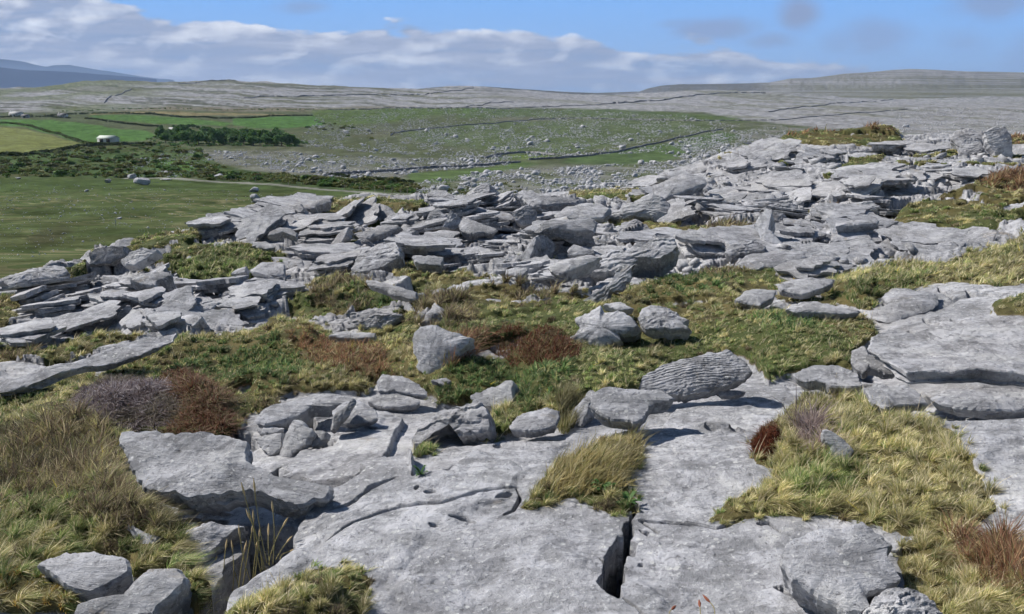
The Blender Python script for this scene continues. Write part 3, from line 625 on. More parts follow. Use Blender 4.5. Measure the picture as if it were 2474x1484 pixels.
# ---- near right
B('big smooth grey boulder over a black gap at lower right', X('i', 830,1150, 850,1010, 1000,930, 1150,900, 1270,880, 1385,863, 1450,900, 1520,960, 1592,1010, 1580,1090, 1620,1180, 1645,1255, 1520,1340, 1450,1380, 1440,1440, 1380,1475, 1280,1470, 1160,1395, 1050,1320, 900,1260), (-.06, -.32, .94), .13, bulge=.045, taper=.2, nb=200, nr=24, lift=.075, anchor=X('i', 1280,1470)[0], rough=.012)
B('rounded grey stone at the bottom edge beside the boulder', X('i', 1380,1560, 1400,1460, 1462,1388, 1560,1322, 1680,1298, 1800,1340, 1865,1400, 1950,1490, 1960,1600), (-.1, -.5, .85), .2, bulge=.1, anchor=X('i', 1680,1480)[0], lift=.06)
B('grey tongue of stone leaning in the straw tussock', X('i', 1118,285, 1120,250, 1152,236, 1242,290, 1300,355, 1332,390, 1315,450, 1252,502, 1205,482, 1180,370), (-.15, -.75, .5), .09, bulge=.04, taper=.15)
S('huge flat ledge slab at the right edge with a black undercut', X('f', 1420,690, 1450,610, 1560,565, 1700,590, 1860,560, 2000,575, 2150,545, 2320,560, 2750,520, 2900,600, 2850,895, 2600,882, 2350,866, 2080,838, 1900,842, 1690,855, 1610,800, 1500,740), (-.03, -.10, .99), .06, anchor=X('f', 2080,838)[0], lift=.20, bulge=.0, nb=300, nr=46, jag=.03, rough=.022, cuts=0, taper=.05, round_=.05, layers=3)
S('split-off wedge at the left tip of the big ledge slab', X('f', 1305,790, 1325,700, 1395,668, 1425,715, 1500,765, 1600,825, 1640,855, 1560,850, 1430,815, 1390,852), (-.06, -.25, .96), .05, lift=.13, cuts=1, layers=3)
S('cracked upper sheet behind the big ledge slab', X('f', 1440,450, 1520,400, 1590,405, 1520,345, 1620,278, 1760,300, 1900,330, 1860,420, 1700,470, 1560,520, 1480,500), (-.03, -.15, .98), .035, cuts=1, layers=2)
S('broken bedded shelf below the left end of the big ledge slab', X('f', 1400,960, 1480,920, 1600,945, 1700,935, 1790,1010, 1840,1060, 1700,1065, 1540,1095, 1440,1040), (-.05, -.3, .95), .05)
S('stepped slab with a thin rusty gap below the big ledge slab', X('f', 1850,1030, 1960,965, 2230,950, 2473,975, 2600,990, 2600,1100, 2300,1110, 2000,1090), (-.02, -.2, .97), .05, cuts=2)
# ---- middle: left cluster
B('square greenish block at the left end of the field edge', X('a', 592,1372, 597,1290, 650,1250, 740,1243, 832,1238, 832,1310, 740,1362), (-.15, -.85, .4), .45, bulge=.03, taper=.1, mat=M_DARK)
S('pale bedded slab right of the square greenish block', X('a', 808,1340, 880,1280, 960,1248, 1085,1268, 1000,1312, 900,1372, 820,1365), (-.2, -.5, .8), .12, strata=.06, sdir=.2)
S('far left bedded pavement slab below the field edge', X('d', -40,240, 60,200, 200,158, 330,142, 460,138, 480,165, 350,215, 200,236, 60,262), (-.1, -.35, .9), .1, strata=.07, sdir=.2)
S('pale slab top above the dark round recess', X('d', 865,235, 960,190, 1050,168, 1110,165, 1155,200, 1060,232, 1042,268, 950,262), (-.15, -.45, .85), .16, lift=.2)
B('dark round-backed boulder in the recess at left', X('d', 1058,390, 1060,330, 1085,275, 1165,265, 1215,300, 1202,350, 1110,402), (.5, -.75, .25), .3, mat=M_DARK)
B('narrow upright stone right of the dark round boulder', X('d', 1168,235, 1180,218, 1212,225, 1235,300, 1205,332, 1188,300), (-.4, -.8, .4), .1)
B('pale leaning slab left of the brightest slab', X('d', 832,572, 900,500, 960,470, 1050,447, 1130,440, 1142,500, 1112,592, 960,592), (-.3, -.65, .65), .14, bulge=.05)
B('brightest white-faced slab at the edge of the left cluster', X('d', 1108,577, 1140,520, 1182,478, 1300,458, 1372,478, 1300,542, 1205,582), (-.35, -.55, .72), .13, mat=M_PALE, bulge=.04)
B('small square block in the far left pavement', X('d', 188,510, 222,450, 322,448, 350,532, 300,552), (-.35, -.6, .6), .14)
S('long smooth bed running up through the turf at left', X('d', -100,960, 0,930, 120,885, 280,832, 430,800, 520,770, 600,722, 700,682, 830,648, 950,620, 1080,598, 1172,590, 1155,640, 1000,702, 900,740, 770,772, 560,822, 480,842, 330,872, 180,952, 30,990, -100,1010), (-.06, -.28, .95), .05, lift=.035, bulge=.005, nb=180, cuts=0)
B('small white stone in orange moss', X('d', 598,890, 650,842, 712,842, 722,870, 640,902), (-.3, -.6, .7), .08, mat=M_PALE)
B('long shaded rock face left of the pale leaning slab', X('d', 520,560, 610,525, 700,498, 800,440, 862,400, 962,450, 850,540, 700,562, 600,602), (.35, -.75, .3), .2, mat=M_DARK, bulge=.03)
B('upright ridge stone in the upper left cluster', X('d', 1560,372, 1568,200, 1622,310, 1602,382), (-.55, -.6, .4), .15)
B('pale upright chip above the turf in the left cluster', X('d', 1918,202, 1930,100, 2002,108, 2062,160, 2042,205), (-.4, -.7, .5), .15)
B('pale sloping plate between left cluster beds', X('j', 440,1160, 500,1080, 560,1020, 610,990, 600,1060, 560,1120), (-.5, -.6, .5), .1)
S('bedded shelf in the middle of the left cluster', X('j', 0,1110, 120,1040, 260,1000, 400,1010, 480,1060, 420,1120, 200,1140), (-.12, -.4, .9), .09, strata=.06, sdir=.1)
S('upper shelf of the left cluster under the turf', X('j', 720,780, 850,705, 1000,700, 1050,730, 1040,820, 900,830, 800,800), (-.12, -.45, .88), .1)
S('narrow ledge slab with dark end above the left cluster', X('j', 565,810, 640,765, 715,740, 700,790, 620,812), (-.3, -.5, .8), .1)
# ---- middle: field-edge group
B('pale slanting slab with square dark end on the skyline of the field', X('a', 1555,1045, 1600,1000, 1650,968, 1740,948, 1760,1010, 1700,1040, 1640,1068), (-.35, -.55, .75), .28, bulge=.03, taper=.05)
B('bedded block with shaded right face below the slanting slab', X('a', 1335,1188, 1380,1130, 1425,1090, 1560,1042, 1640,1050, 1650,1120, 1560,1150, 1480,1178, 1400,1192), (-.2, -.6, .75), .3, strata=.09, sdir=.15, bulge=.04, taper=.05)
B('dull pitted stone right of the bedded block', X('a', 1702,1115, 1702,1040, 1790,1020, 1865,1060, 1885,1092, 1800,1132), (0, -.75, .5), .3, mat=M_PIT)
B('leaning pale slab with dark underside at the field edge', X('a', 1848,1025, 1900,985, 1962,953, 2012,960, 2040,985, 1990,1048, 1930,1075, 1875,1068), (-.4, -.6, .65), .25, bulge=.04, taper=.1)
S('thin slab pointing right at the field edge', X('a', 2018,975, 2130,925, 2222,912, 2225,940, 2100,987, 2040,992), (-.1, -.5, .85), .18)
S('arched slab bridging a dark gap in the turf', X('a', 1785,1170, 1810,1140, 1850,1118, 1940,1115, 2000,1155, 1990,1180, 1910,1150, 1840,1165), (-.1, -.6, .8), .12, lift=.25)
B('lens-shaped stone under the arched slab', X('a', 1780,1195, 1860,1160, 1960,1200, 1900,1232, 1830,1232), (-.15, -.6, .75), .2)
S('low pale stone left of the arched slab', X('a', 1690,1240, 1695,1212, 1790,1210, 1850,1250, 1780,1262), (-.1, -.5, .85), .1, mat=M_PALE)
B('round white stone at the turf edge', X('a', 398,1345, 402,1330, 420,1325, 436,1335, 430,1348), (-.2, -.8, .5), .1, mat=M_PALE)
B('pale rounded boulder beside the yellow turf', X('b', 293,1015, 310,970, 345,945, 405,970, 472,1030, 462,1072, 330,1052), (-.3, -.7, .6), .4, mat=M_PALE)
S('flat-topped slab left of the pale rounded boulder', X('b', 128,1045, 160,1010, 205,988, 290,1000, 302,1052, 200,1057), (-.1, -.5, .85), .2)
B('needle of rock leaning right over dark gaps', X('b', 8,1245, 60,1170, 112,1118, 140,1112, 130,1160, 70,1240), (-.6, -.6, .45), .12, bulge=.02)
B('dark block behind the leaning needle', X('b', 75,1240, 110,1180, 145,1130, 170,1180, 160,1245), (.3, -.8, .3), .25, mat=M_DARK)
S('flat slab right of the leaning needle', X('b', 155,1160, 300,1130, 335,1100, 520,1095, 400,1150, 250,1192), (-.1, -.4, .9), .12)
B('broad pale sloping face above the grass', X('b', 150,1412, 190,1310, 330,1232, 470,1205, 500,1312, 400,1372, 240,1412), (-.35, -.5, .75), .3, bulge=.04, nb=140)
B('raised slab end casting a black shadow to the right', X('b', 300,1225, 320,1190, 420,1175, 560,1118, 602,1130, 540,1190, 470,1232, 430,1242), (-.3, -.5, .8), .3, bulge=.03, taper=.05)
S('bedded slab below the black shadow', X('b', 490,1275, 560,1238, 700,1262, 790,1290, 700,1298, 560,1302, 500,1295), (0, -.4, .92), .1)
S('pale slab at the top edge of the central grass', X('b', 560,1302, 700,1305, 782,1315, 762,1372, 640,1362, 580,1342), (-.1, -.5, .85), .12)
# ---- middle: centre
B('tall bright-faced block standing on the central skyline', X('b', 922,895, 970,850, 1030,825, 1098,812, 1085,880, 1060,965, 1000,940, 955,962, 925,935), (-.5, -.6, .55), .5, bulge=.03, taper=.05)
B('dark triangular stone at the foot of the bright-faced block', X('b', 938,960, 968,912, 1062,978, 1000,975), (.1, -.8, .2), .25, mat=M_DARK)
B('tilted slab left of the bright-faced block', X('b', 655,895, 720,860, 800,868, 850,915, 905,970, 800,942, 735,935), (-.3, -.5, .75), .25, bulge=.04)
B('square standing stone in the middle of the central pavement', X('b', 1238,1010, 1270,985, 1332,958, 1402,1010, 1395,1090, 1300,1102, 1258,1070), (-.1, -.85, .4), .4, bulge=.05, taper=.1)
B('shaded lump below the flat slabs', X('b', 648,1090, 680,1022, 722,980, 790,1030, 802,1062, 742,1112, 690,1105), (-.3, -.7, .5), .3)
B('dull rounded stone right of the shaded lump', X('b', 768,1112, 822,1000, 860,1020, 892,1050, 900,1112, 850,1132), (.05, -.8, .45), .3)
S('wide flat slab behind the standing stone', X('b', 745,972, 850,965, 1000,975, 1120,1005, 1242,1030, 1262,1062, 1150,1062, 1050,1050, 960,1030, 870,1000), (-.04, -.25, .96), .1)
S('wide flat slab with dark front edge, left of centre', X('b', 878,1130, 900,1040, 1000,1075, 1145,1130, 1100,1150, 950,1157), (-.04, -.25, .95), .12, lift=.18)
S('broken flat beds right of the bright-faced block', X('b', 1238,895, 1292,865, 1400,885, 1500,900, 1692,930, 1682,962, 1500,960, 1380,972, 1310,930), (0, -.3, .95), .2, strata=.09, sdir=0)
S('top plate of the dark stack in the centre', X('b', 1405,1095, 1500,1062, 1650,1058, 1785,1060, 1812,1098, 1792,1140, 1640,1132, 1440,1130), (.05, -.5, .85), .14, lift=.45)
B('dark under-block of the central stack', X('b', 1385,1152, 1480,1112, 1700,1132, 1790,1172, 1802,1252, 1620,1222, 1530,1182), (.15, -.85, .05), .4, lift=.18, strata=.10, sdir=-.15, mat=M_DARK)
B('dark ribbed stone standing left of the central stack', X('b', 1358,1322, 1380,1180, 1452,1140, 1502,1190, 1532,1242, 1482,1362, 1400,1332), (.25, -.75, .3), .3, strata=.08, sdir=1.2)
B('slanting plate propped on the dark ribbed stone', X('b', 1262,1342, 1330,1260, 1402,1168, 1395,1230, 1350,1330), (-.5, -.6, .5), .15)
B('pointed chip right of the dark ribbed stone', X('b', 1488,1352, 1520,1290, 1562,1240, 1602,1290, 1582,1312), (-.2, -.7, .5), .15)
S('bedded block under the central stack', X('b', 1598,1262, 1645,1230, 1782,1265, 1802,1292, 1640,1302), (-.1, -.6, .75), .15)
B('dark tilted plate right of the central stack', X('b', 1798,1182, 1870,1112, 1912,1100, 1935,1170, 1862,1232, 1812,1222), (.1, -.7, .5), .2, mat=M_DARK)
B('humped boulder with shaded front right of the stack', X('b', 1900,1142, 1990,1082, 2062,1062, 2142,1090, 2172,1130, 2092,1182, 2000,1192, 1930,1182), (-.15, -.5, .8), .35)
B('large grey triangular boulder in the middle distance', X('b', 1875,1052, 1970,980, 2080,920, 2192,865, 2250,905, 2292,952, 2312,1012, 2400,1062, 2200,1072, 2000,1052), (-.15, -.75, .6), .7, bulge=.08, taper=.3, nb=150, nr=18)
B('pale stone left of the triangular boulder', X('b', 1868,942, 1940,905, 1992,950, 1962,990, 1890,972), (-.3, -.65, .6), .35)
S('sloping slab left of the triangular boulder', X('b', 1518,1032, 1600,970, 1720,955, 1842,945, 1912,990, 1850,1052, 1700,1062, 1540,1052), (-.05, -.4, .9), .15)
S('pale slab in front of the central stack', X('b', 1478,1382, 1560,1330, 1750,1300, 1852,1312, 1700,1382, 1562,1432, 1490,1412), (-.08, -.4, .9), .12)
B('long tilted slab of many beds rising to the right', X('b', 1578,1468, 1680,1400, 1760,1355, 1840,1320, 2060,1230, 2220,1185, 2332,1165, 2352,1240, 2230,1322, 2100,1332, 1990,1390, 1900,1422, 1760,1432, 1660,1445), (-.22, -.5, .8), .25, strata=.075, sdir=.42, bulge=.03, taper=.05, nb=220, nr=40, lift=.02)
S('smooth cream slab right of the long tilted slab', X('b', 2325,1172, 2420,1200, 2500,1240, 2562,1280, 2582,1312, 2500,1312, 2400,1302, 2352,1242), (-.1, -.45, .88), .12, mat=M_PALE)
B('boulder at the grass edge below the flat beds', X('b', 1078,1372, 1150,1340, 1212,1318, 1222,1372, 1162,1432, 1100,1412), (-.2, -.65, .6), .25)
S('small flat plate beside that grass-edge boulder', X('b', 1188,1402, 1260,1380, 1352,1390, 1290,1452, 1202,1432), (-.05, -.4, .9), .08)
B('grey chip heap below the dark ribbed stone', X('b', 1400,1425, 1440,1390, 1492,1402, 1480,1432, 1420,1442), (-.1, -.6, .7), .12)
# ---- middle: right
B('tall dark-streaked stone on the right skyline', X('c', 2198,470, 2260,445, 2342,432, 2382,470, 2400,540, 2404,602, 2392,652, 2292,662, 2232,562), (-.3, -.85, .2), .6, bulge=.04, taper=.1)
B('slab leaning against the tall stone on the right skyline', X('c', 2028,640, 2030,590, 2045,558, 2182,540, 2222,600, 2100,642), (-.2, -.65, .6), .25)
S('bedded slabs left of the tall skyline stone', X('c', 1988,520, 2002,460, 2092,450, 2202,470, 2212,540, 2040,562), (-.1, -.55, .8), .3, strata=.13, sdir=0)
B('twisted standing stone, taller and paler of a leaning pair', X('c', 658,1100, 690,1040, 742,990, 775,1000, 780,1060, 762,1122, 830,1190, 862,1252, 800,1262, 740,1230, 692,1172), (-.4, -.7, .5), .25, bulge=.05, taper=.1, mat=M_PALE)
B('broad stone leaning behind the twisted standing stone', X('c', 760,1060, 772,990, 870,1030, 918,1085, 870,1130, 832,1152, 770,1122), (-.1, -.8, .45), .25)
B('dark-sided bedded block behind the leaning pair', X('c', 690,1000, 760,960, 870,945, 962,952, 950,1020, 912,1062, 860,1030, 775,985), (-.05, -.6, .7), .3, strata=.08)
B('small egg-shaped stone right of the leaning pair', X('c', 1008,1085, 1028,1022, 1072,1003, 1102,1040, 1092,1092), (-.25, -.75, .5), .2)
B('wedge-shaped grey slab beside the yellow-green turf pocket', X('c', 1213,978, 1330,948, 1452,935, 1522,980, 1330,1032, 1242,1042), (-.15, -.65, .65), .2)
B('dark pitted boulder right of the triangular boulder', X('c', 178,1045, 200,960, 262,888, 312,882, 400,950, 482,1012, 472,1032, 320,1045, 240,1062), (.05, -.75, .5), .5, mat=M_PIT, nb=150, nr=18, rough=.04)
S('layered slab just above the cream slab', X('c', 448,1292, 500,1232, 590,1210, 682,1200, 742,1250, 722,1272, 600,1290, 500,1302), (-.1, -.5, .85), .12, strata=.06, sdir=0)
S('long overhanging bed casting a deep shadow at the knoll foot', X('c', -30,830, 100,785, 200,742, 352,785, 340,822, 200,870, 60,922, 0,900), (-.05, -.35, .9), .15, lift=.26, cuts=1)
S('rounded slab at the left tip of the knoll', X('c', 0,790, 60,745, 130,732, 212,735, 232,772, 100,792), (-.05, -.4, .9), .2)
S('flat bed with a deep shadow line right of the leaning pair', X('c', 1198,1082, 1350,1065, 1502,1065, 1492,1092, 1340,1100, 1205,1112), (0, -.3, .95), .1, lift=.2)
S('smooth pavement slab below the twisted standing stone', X('c', 540,1340, 640,1290, 820,1272, 1000,1290, 980,1350, 800,1380, 660,1390, 560,1372), (-.03, -.25, .96), .05)
S('flat slab between turf strips at right, moss at its left tip', X('f', 795,262, 900,232, 1060,212, 1200,225, 1180,262, 1000,325, 880,310, 820,290), (-.05, -.3, .95), .06, lift=.08)
S('rough flat slab in the turf left of the mossy one', X('f', 520,372, 560,345, 600,300, 700,290, 812,300, 790,352, 700,402, 600,385), (-.05, -.3, .95), .06)
S('long low slab in front of the mossy slabs', X('f', 860,420, 980,378, 1080,372, 1200,405, 1390,440, 1300,462, 1080,452, 950,442), (-.03, -.3, .95), .05)
print('rocks', len(ROCKS))
# ---- plates of the broken pavement, still part of the bedrock
ROCKZONE = [np.asarray(p, float).reshape(-1, 2) for p in (
    [600,590, 800,520, 1040,490, 1240,480, 1440,490, 1560,500, 1680,470, 1820,520, 1400,560, 1900,600, 1700,640, 1300,700, 1180,660, 940,630, 880,670, 700,690],
    [1560,450, 1700,400, 1880,345, 2060,345, 2250,350, 2473,380, 2473,410, 2300,440, 2150,490, 2000,530, 1860,540, 1680,520, 1560,500],
    [1750,600, 1900,550, 2120,530, 2180,560, 2300,600, 2400,600, 2150,640, 1980,680, 1800,650],
    [0,690, 150,650, 380,640, 440,690, 700,640, 740,690, 690,760, 480,800, 300,800, 0,860],
    [500,570, 600,500, 780,490, 700,560, 640,600])]
def scatter_px(zones, n, rng):
    out = []
    A = [np.ptp(z[:, 0])*np.ptp(z[:, 1]) for z in zones]; A = np.array(A)/sum(A)
    for z, a in zip(zones, A):
        k = int(n*a)+1
        p = rng.uniform(z.min(0), z.max(0), (k*3, 2)); p = p[inpoly(p[:, 0], p[:, 1], z) > 0][:k]; out.append(p)
    return np.vstack(out)
pl = scatter_px(ROCKZONE, 330, RNG)
vv = np.full(len(pl), -1e3)
for p in VEG: vv = np.maximum(vv, inpoly(pl[:, 0], pl[:, 1], p))
pl = pl[vv < -5]
PV, PT, PQ = [], [], []; off = 0
for i, (px, py) in enumerate(pl):
    g = G(px, py, 0); D = g[1]; gz = float(ground_z(g[0], g[1]))
    tx = .32*float(fbm(g[0]*.45, g[1]*.45, o=2, s=611)) + RNG.normal(-.03, .07); ty = -.08 + .34*float(fbm(g[0]*.45+7, g[1]*.45, o=2, s=612)) + RNG.normal(0, .07)
    if RNG.random() < .10: tx += RNG.normal(-.4, .2); ty += RNG.normal(-.2, .2)
    t1, t2, nv = basis((tx, ty, 1)); phi = .15 + .5*float(fbm(g[0]*.3, g[1]*.3, o=2, s=613)); a0 = (.10+.036*D)*RNG.uniform(.5, 1.15); zz_ = gz - .02; cxy = np.zeros(2)
    for lay_ in range(RNG.integers(2, 6)):
        a = a0*RNG.uniform(.55, 1.1); b = a*RNG.uniform(.35, .7); m = RNG.integers(4, 8); th = np.sort(RNG.uniform(0, 2*np.pi, m)); th = np.linspace(0, 2*np.pi, m, endpoint=False)+RNG.normal(0, .25, m); rad = RNG.uniform(.6, 1.15, m)
        q = np.stack([a*rad*np.cos(th), b*rad*np.sin(th)*1.5], 1)@np.array([[math.cos(phi), math.sin(phi)], [-math.sin(phi), math.cos(phi)]])
        thick = RNG.uniform(.014, .032)*(1+.06*D)
        V, T, Q = slab_mesh('p', q, thick, nb=40, nr=4, layers=2, seed=int(i*7+lay_), rough=.02, jag=.11, bulge=.0, round_=.0, taper=.04)
        cxy = cxy + RNG.normal(0, .16*a0, 2); zz_ += thick*RNG.uniform(.9, 1.25)
        c = np.array([g[0]+cxy[0], g[1]+cxy[1], zz_])
        PV.append(c + V[:, :1]*t1 + V[:, 1:2]*t2 + V[:, 2:]*nv); PT.append(T+off); PQ.append(Q+off); off += len(V)
me = mesh_np('broken_beds', np.vstack(PV), tris=np.vstack(PT), quads=np.vstack(PQ), smooth=True); me.set_sharp_from_angle(angle=math.radians(24))
tag(link('bedrock', me, M_ROCK), kind='structure')
# ---- loose chips in the gaps
ch = scatter_px(ROCKZONE[:4], 700, RNG)
vv = np.full(len(ch), -1e3)
for p in VEG: vv = np.maximum(vv, inpoly(ch[:, 0], ch[:, 1], p))
ch = ch[vv < -2]
def chip_base(seed):
    r = np.random.default_rng(seed)
    V = np.array([[x, y, z] for x in (-1, 1) for y in (-1, 1) for z in (-1, 1)], float)*r.uniform(.6, 1.1, (8, 3))
    Q = np.array([[0, 1, 3, 2], [4, 6, 7, 5], [0, 4, 5, 1], [2, 3, 7, 6], [0, 2, 6, 4], [1, 5, 7, 3]]); return V, Q
PV, PQ = [], []; off = 0
for i, (px, py) in enumerate(ch):
    g = G(px, py, 0); s = RNG.uniform(.02, .07)*(.4+.09*g[1])
    V, Q = chip_base(i); V = V*s*np.array([1.3, .9, .45])
    a = RNG.uniform(0, 6.28); t1, t2, nv = basis((RNG.normal(0, .35), RNG.normal(-.1, .35), 1))
    V[:, :2] = V[:, :2]@np.array([[math.cos(a), math.sin(a)], [-math.sin(a), math.cos(a)]])
    PV.append(np.array([g[0], g[1], float(ground_z(g[0], g[1]))+s*.3]) + V[:, :1]*t1 + V[:, 1:2]*t2 + V[:, 2:]*nv); PQ.append(Q+off); off += 8
tag(link('rubble', mesh_np('rubble', np.vstack(PV), quads=np.vstack(PQ)), M_ROCK), kind='stuff')
# ------------------------------------------------------------------ grass, heather, moss
PAL = {'straw': [(.40, .36, .19), (.33, .30, .15), (.56, .51, .33), (.19, .19, .075), (.28, .27, .11), (.22, .24, .09)],
       'olive': [(.16, .18, .06), (.21, .22, .075), (.34, .31, .15), (.11, .14, .04), (.20, .18, .075), (.44, .40, .25)],
       'green': [(.10, .16, .045), (.15, .20, .06), (.085, .14, .04), (.21, .23, .085), (.42, .39, .22)],
       'clover': [(.065, .12, .04), (.09, .15, .05), (.14, .19, .07), (.05, .09, .03), (.2, .2, .08)],
       'brown': [(.12, .092, .06), (.18, .145, .09), (.085, .065, .045), (.29, .25, .15), (.15, .155, .06), (.22, .21, .09)],
       'redbrown': [(.17, .085, .048), (.23, .13, .07), (.13, .07, .045), (.30, .21, .11), (.16, .15, .06)],
       'moss': [(.32, .22, .04), (.24, .15, .03), (.38, .28, .06), (.16, .10, .03)],
       'deadheath': [(.24, .19, .17), (.17, .13, .12), (.30, .25, .22)],
       'purple': [(.27, .23, .24), (.19, .15, .155), (.38, .34, .34), (.15, .11, .10)]}
PAL = {k: np.array(v) for k, v in PAL.items()}
def blades(P, hgt, wid, lean, yaw, col, curl=.5):
    """P (n,3) roots; returns verts, tris, colours for curved three-piece blades"""
    n = len(P); hx = np.cos(yaw); hy = np.sin(yaw)
    lx, ly = lean[:, 0], lean[:, 1]
    def pt(t, w):
        x = P[:, 0] + lx*hgt*(t**1.5); y = P[:, 1] + ly*hgt*(t**1.5)
        z = P[:, 2] + hgt*t*np.sqrt(np.clip(1-curl*t*(lx**2+ly**2), .1, 1))
        return np.stack([x+hx*w*wid, y+hy*w*wid, z], 1)
    V = np.stack([pt(0, -.5), pt(0, .5), pt(.5, -.42), pt(.5, .42), pt(1., 0)], 1).reshape(-1, 3)
    b = np.arange(n)[:, None]*5
    T = np.concatenate([b+[0, 1, 3], b+[0, 3, 2], b+[2, 3, 4]], 0)
    c = np.repeat(col, 5, 0)
    return V, T, c
# image-area weights of the ground cells (only what the camera can show needs blades)
a0 = np.searchsorted(az, -.64); a1 = np.searchsorted(az, .64); r1 = np.searchsorted(rr, 30)
r0 = np.searchsorted(rr, 1.9)
sl = (slice(r0, r1), slice(a0, a1))
qx, qy = PX[sl], PY[sl]
area = np.abs(np.gradient(qx, axis=1)*np.gradient(qy, axis=0))
ax_, ay_ = proj(GX[sl], np.maximum(GY[sl], .4), GZ[sl]); area = np.maximum(area, np.minimum(np.abs(np.gradient(ax_, axis=1)*np.gradient(ay_, axis=0)), area*5))
RRs, VM = RR[sl], vegm[sl]
rc_ = np.interp(np.clip(GX[sl]/np.maximum(GY[sl], .3), -1.8, 1.8), _cr[:, 0], _cr[:, 1])
inview = (qx > -60) & (qx < W+60) & (qy < H+260)
area = np.maximum(area, .04*RRs*(RRs < rc_+1.0))
wt = area*(VM > .28)*inview*(RRs < rc_+2.0)
wt = wt.ravel(); cdf = np.cumsum(wt); cdf /= cdf[-1]
SUBX, SUBY = GX[sl], GY[sl]
def sample_cells(n, w=None, cd=cdf):
    k = np.searchsorted(cd, RNG.random(n)); i, j = np.unravel_index(np.minimum(k, SUBX.size-1), SUBX.shape)
    i = np.minimum(i, SUBX.shape[0]-2); j = np.minimum(j, SUBX.shape[1]-2)
    u, v = RNG.random(n), RNG.random(n)
    x = SUBX[i, j]*(1-u)*(1-v)+SUBX[i+1, j]*u*(1-v)+SUBX[i, j+1]*(1-u)*v+SUBX[i+1, j+1]*u*v
    y = SUBY[i, j]*(1-u)*(1-v)+SUBY[i+1, j]*u*(1-v)+SUBY[i, j+1]*(1-u)*v+SUBY[i+1, j+1]*u*v
    return x, y
SPECIAL = []      # outlines where separate plants (things) stand; the sward leaves them alone
def plant_zone(poly): SPECIAL.append(np.asarray(poly, float).reshape(-1, 2)); return SPECIAL[-1]
Z_H1a = plant_zone([165,1010, 200,960, 260,935, 340,925, 400,940, 450,990, 420,1030, 330,1045, 250,1040, 190,1040])
Z_H1b = plant_zone([385,925, 440,905, 500,925, 560,985, 565,1020, 545,1042, 440,1044, 400,1035, 430,1000])
Z_H3 = plant_zone([1180,820, 1230,800, 1290,810, 1340,822, 1400,845, 1400,880, 1350,905, 1280,900, 1210,885])
Z_H7 = plant_zone([1812,1068, 1840,1035, 1875,1030, 1890,1060, 1880,1110, 1850,1128, 1822,1110])
Z_T1 = plant_zone([1300,1180, 1350,1115, 1430,1075, 1500,1055, 1545,1062, 1550,1110, 1515,1170, 1500,1200, 1420,1205, 1330,1220])
Z_T2 = plant_zone([1340,960, 1400,940, 1420,960, 1370,1020, 1350,1015])
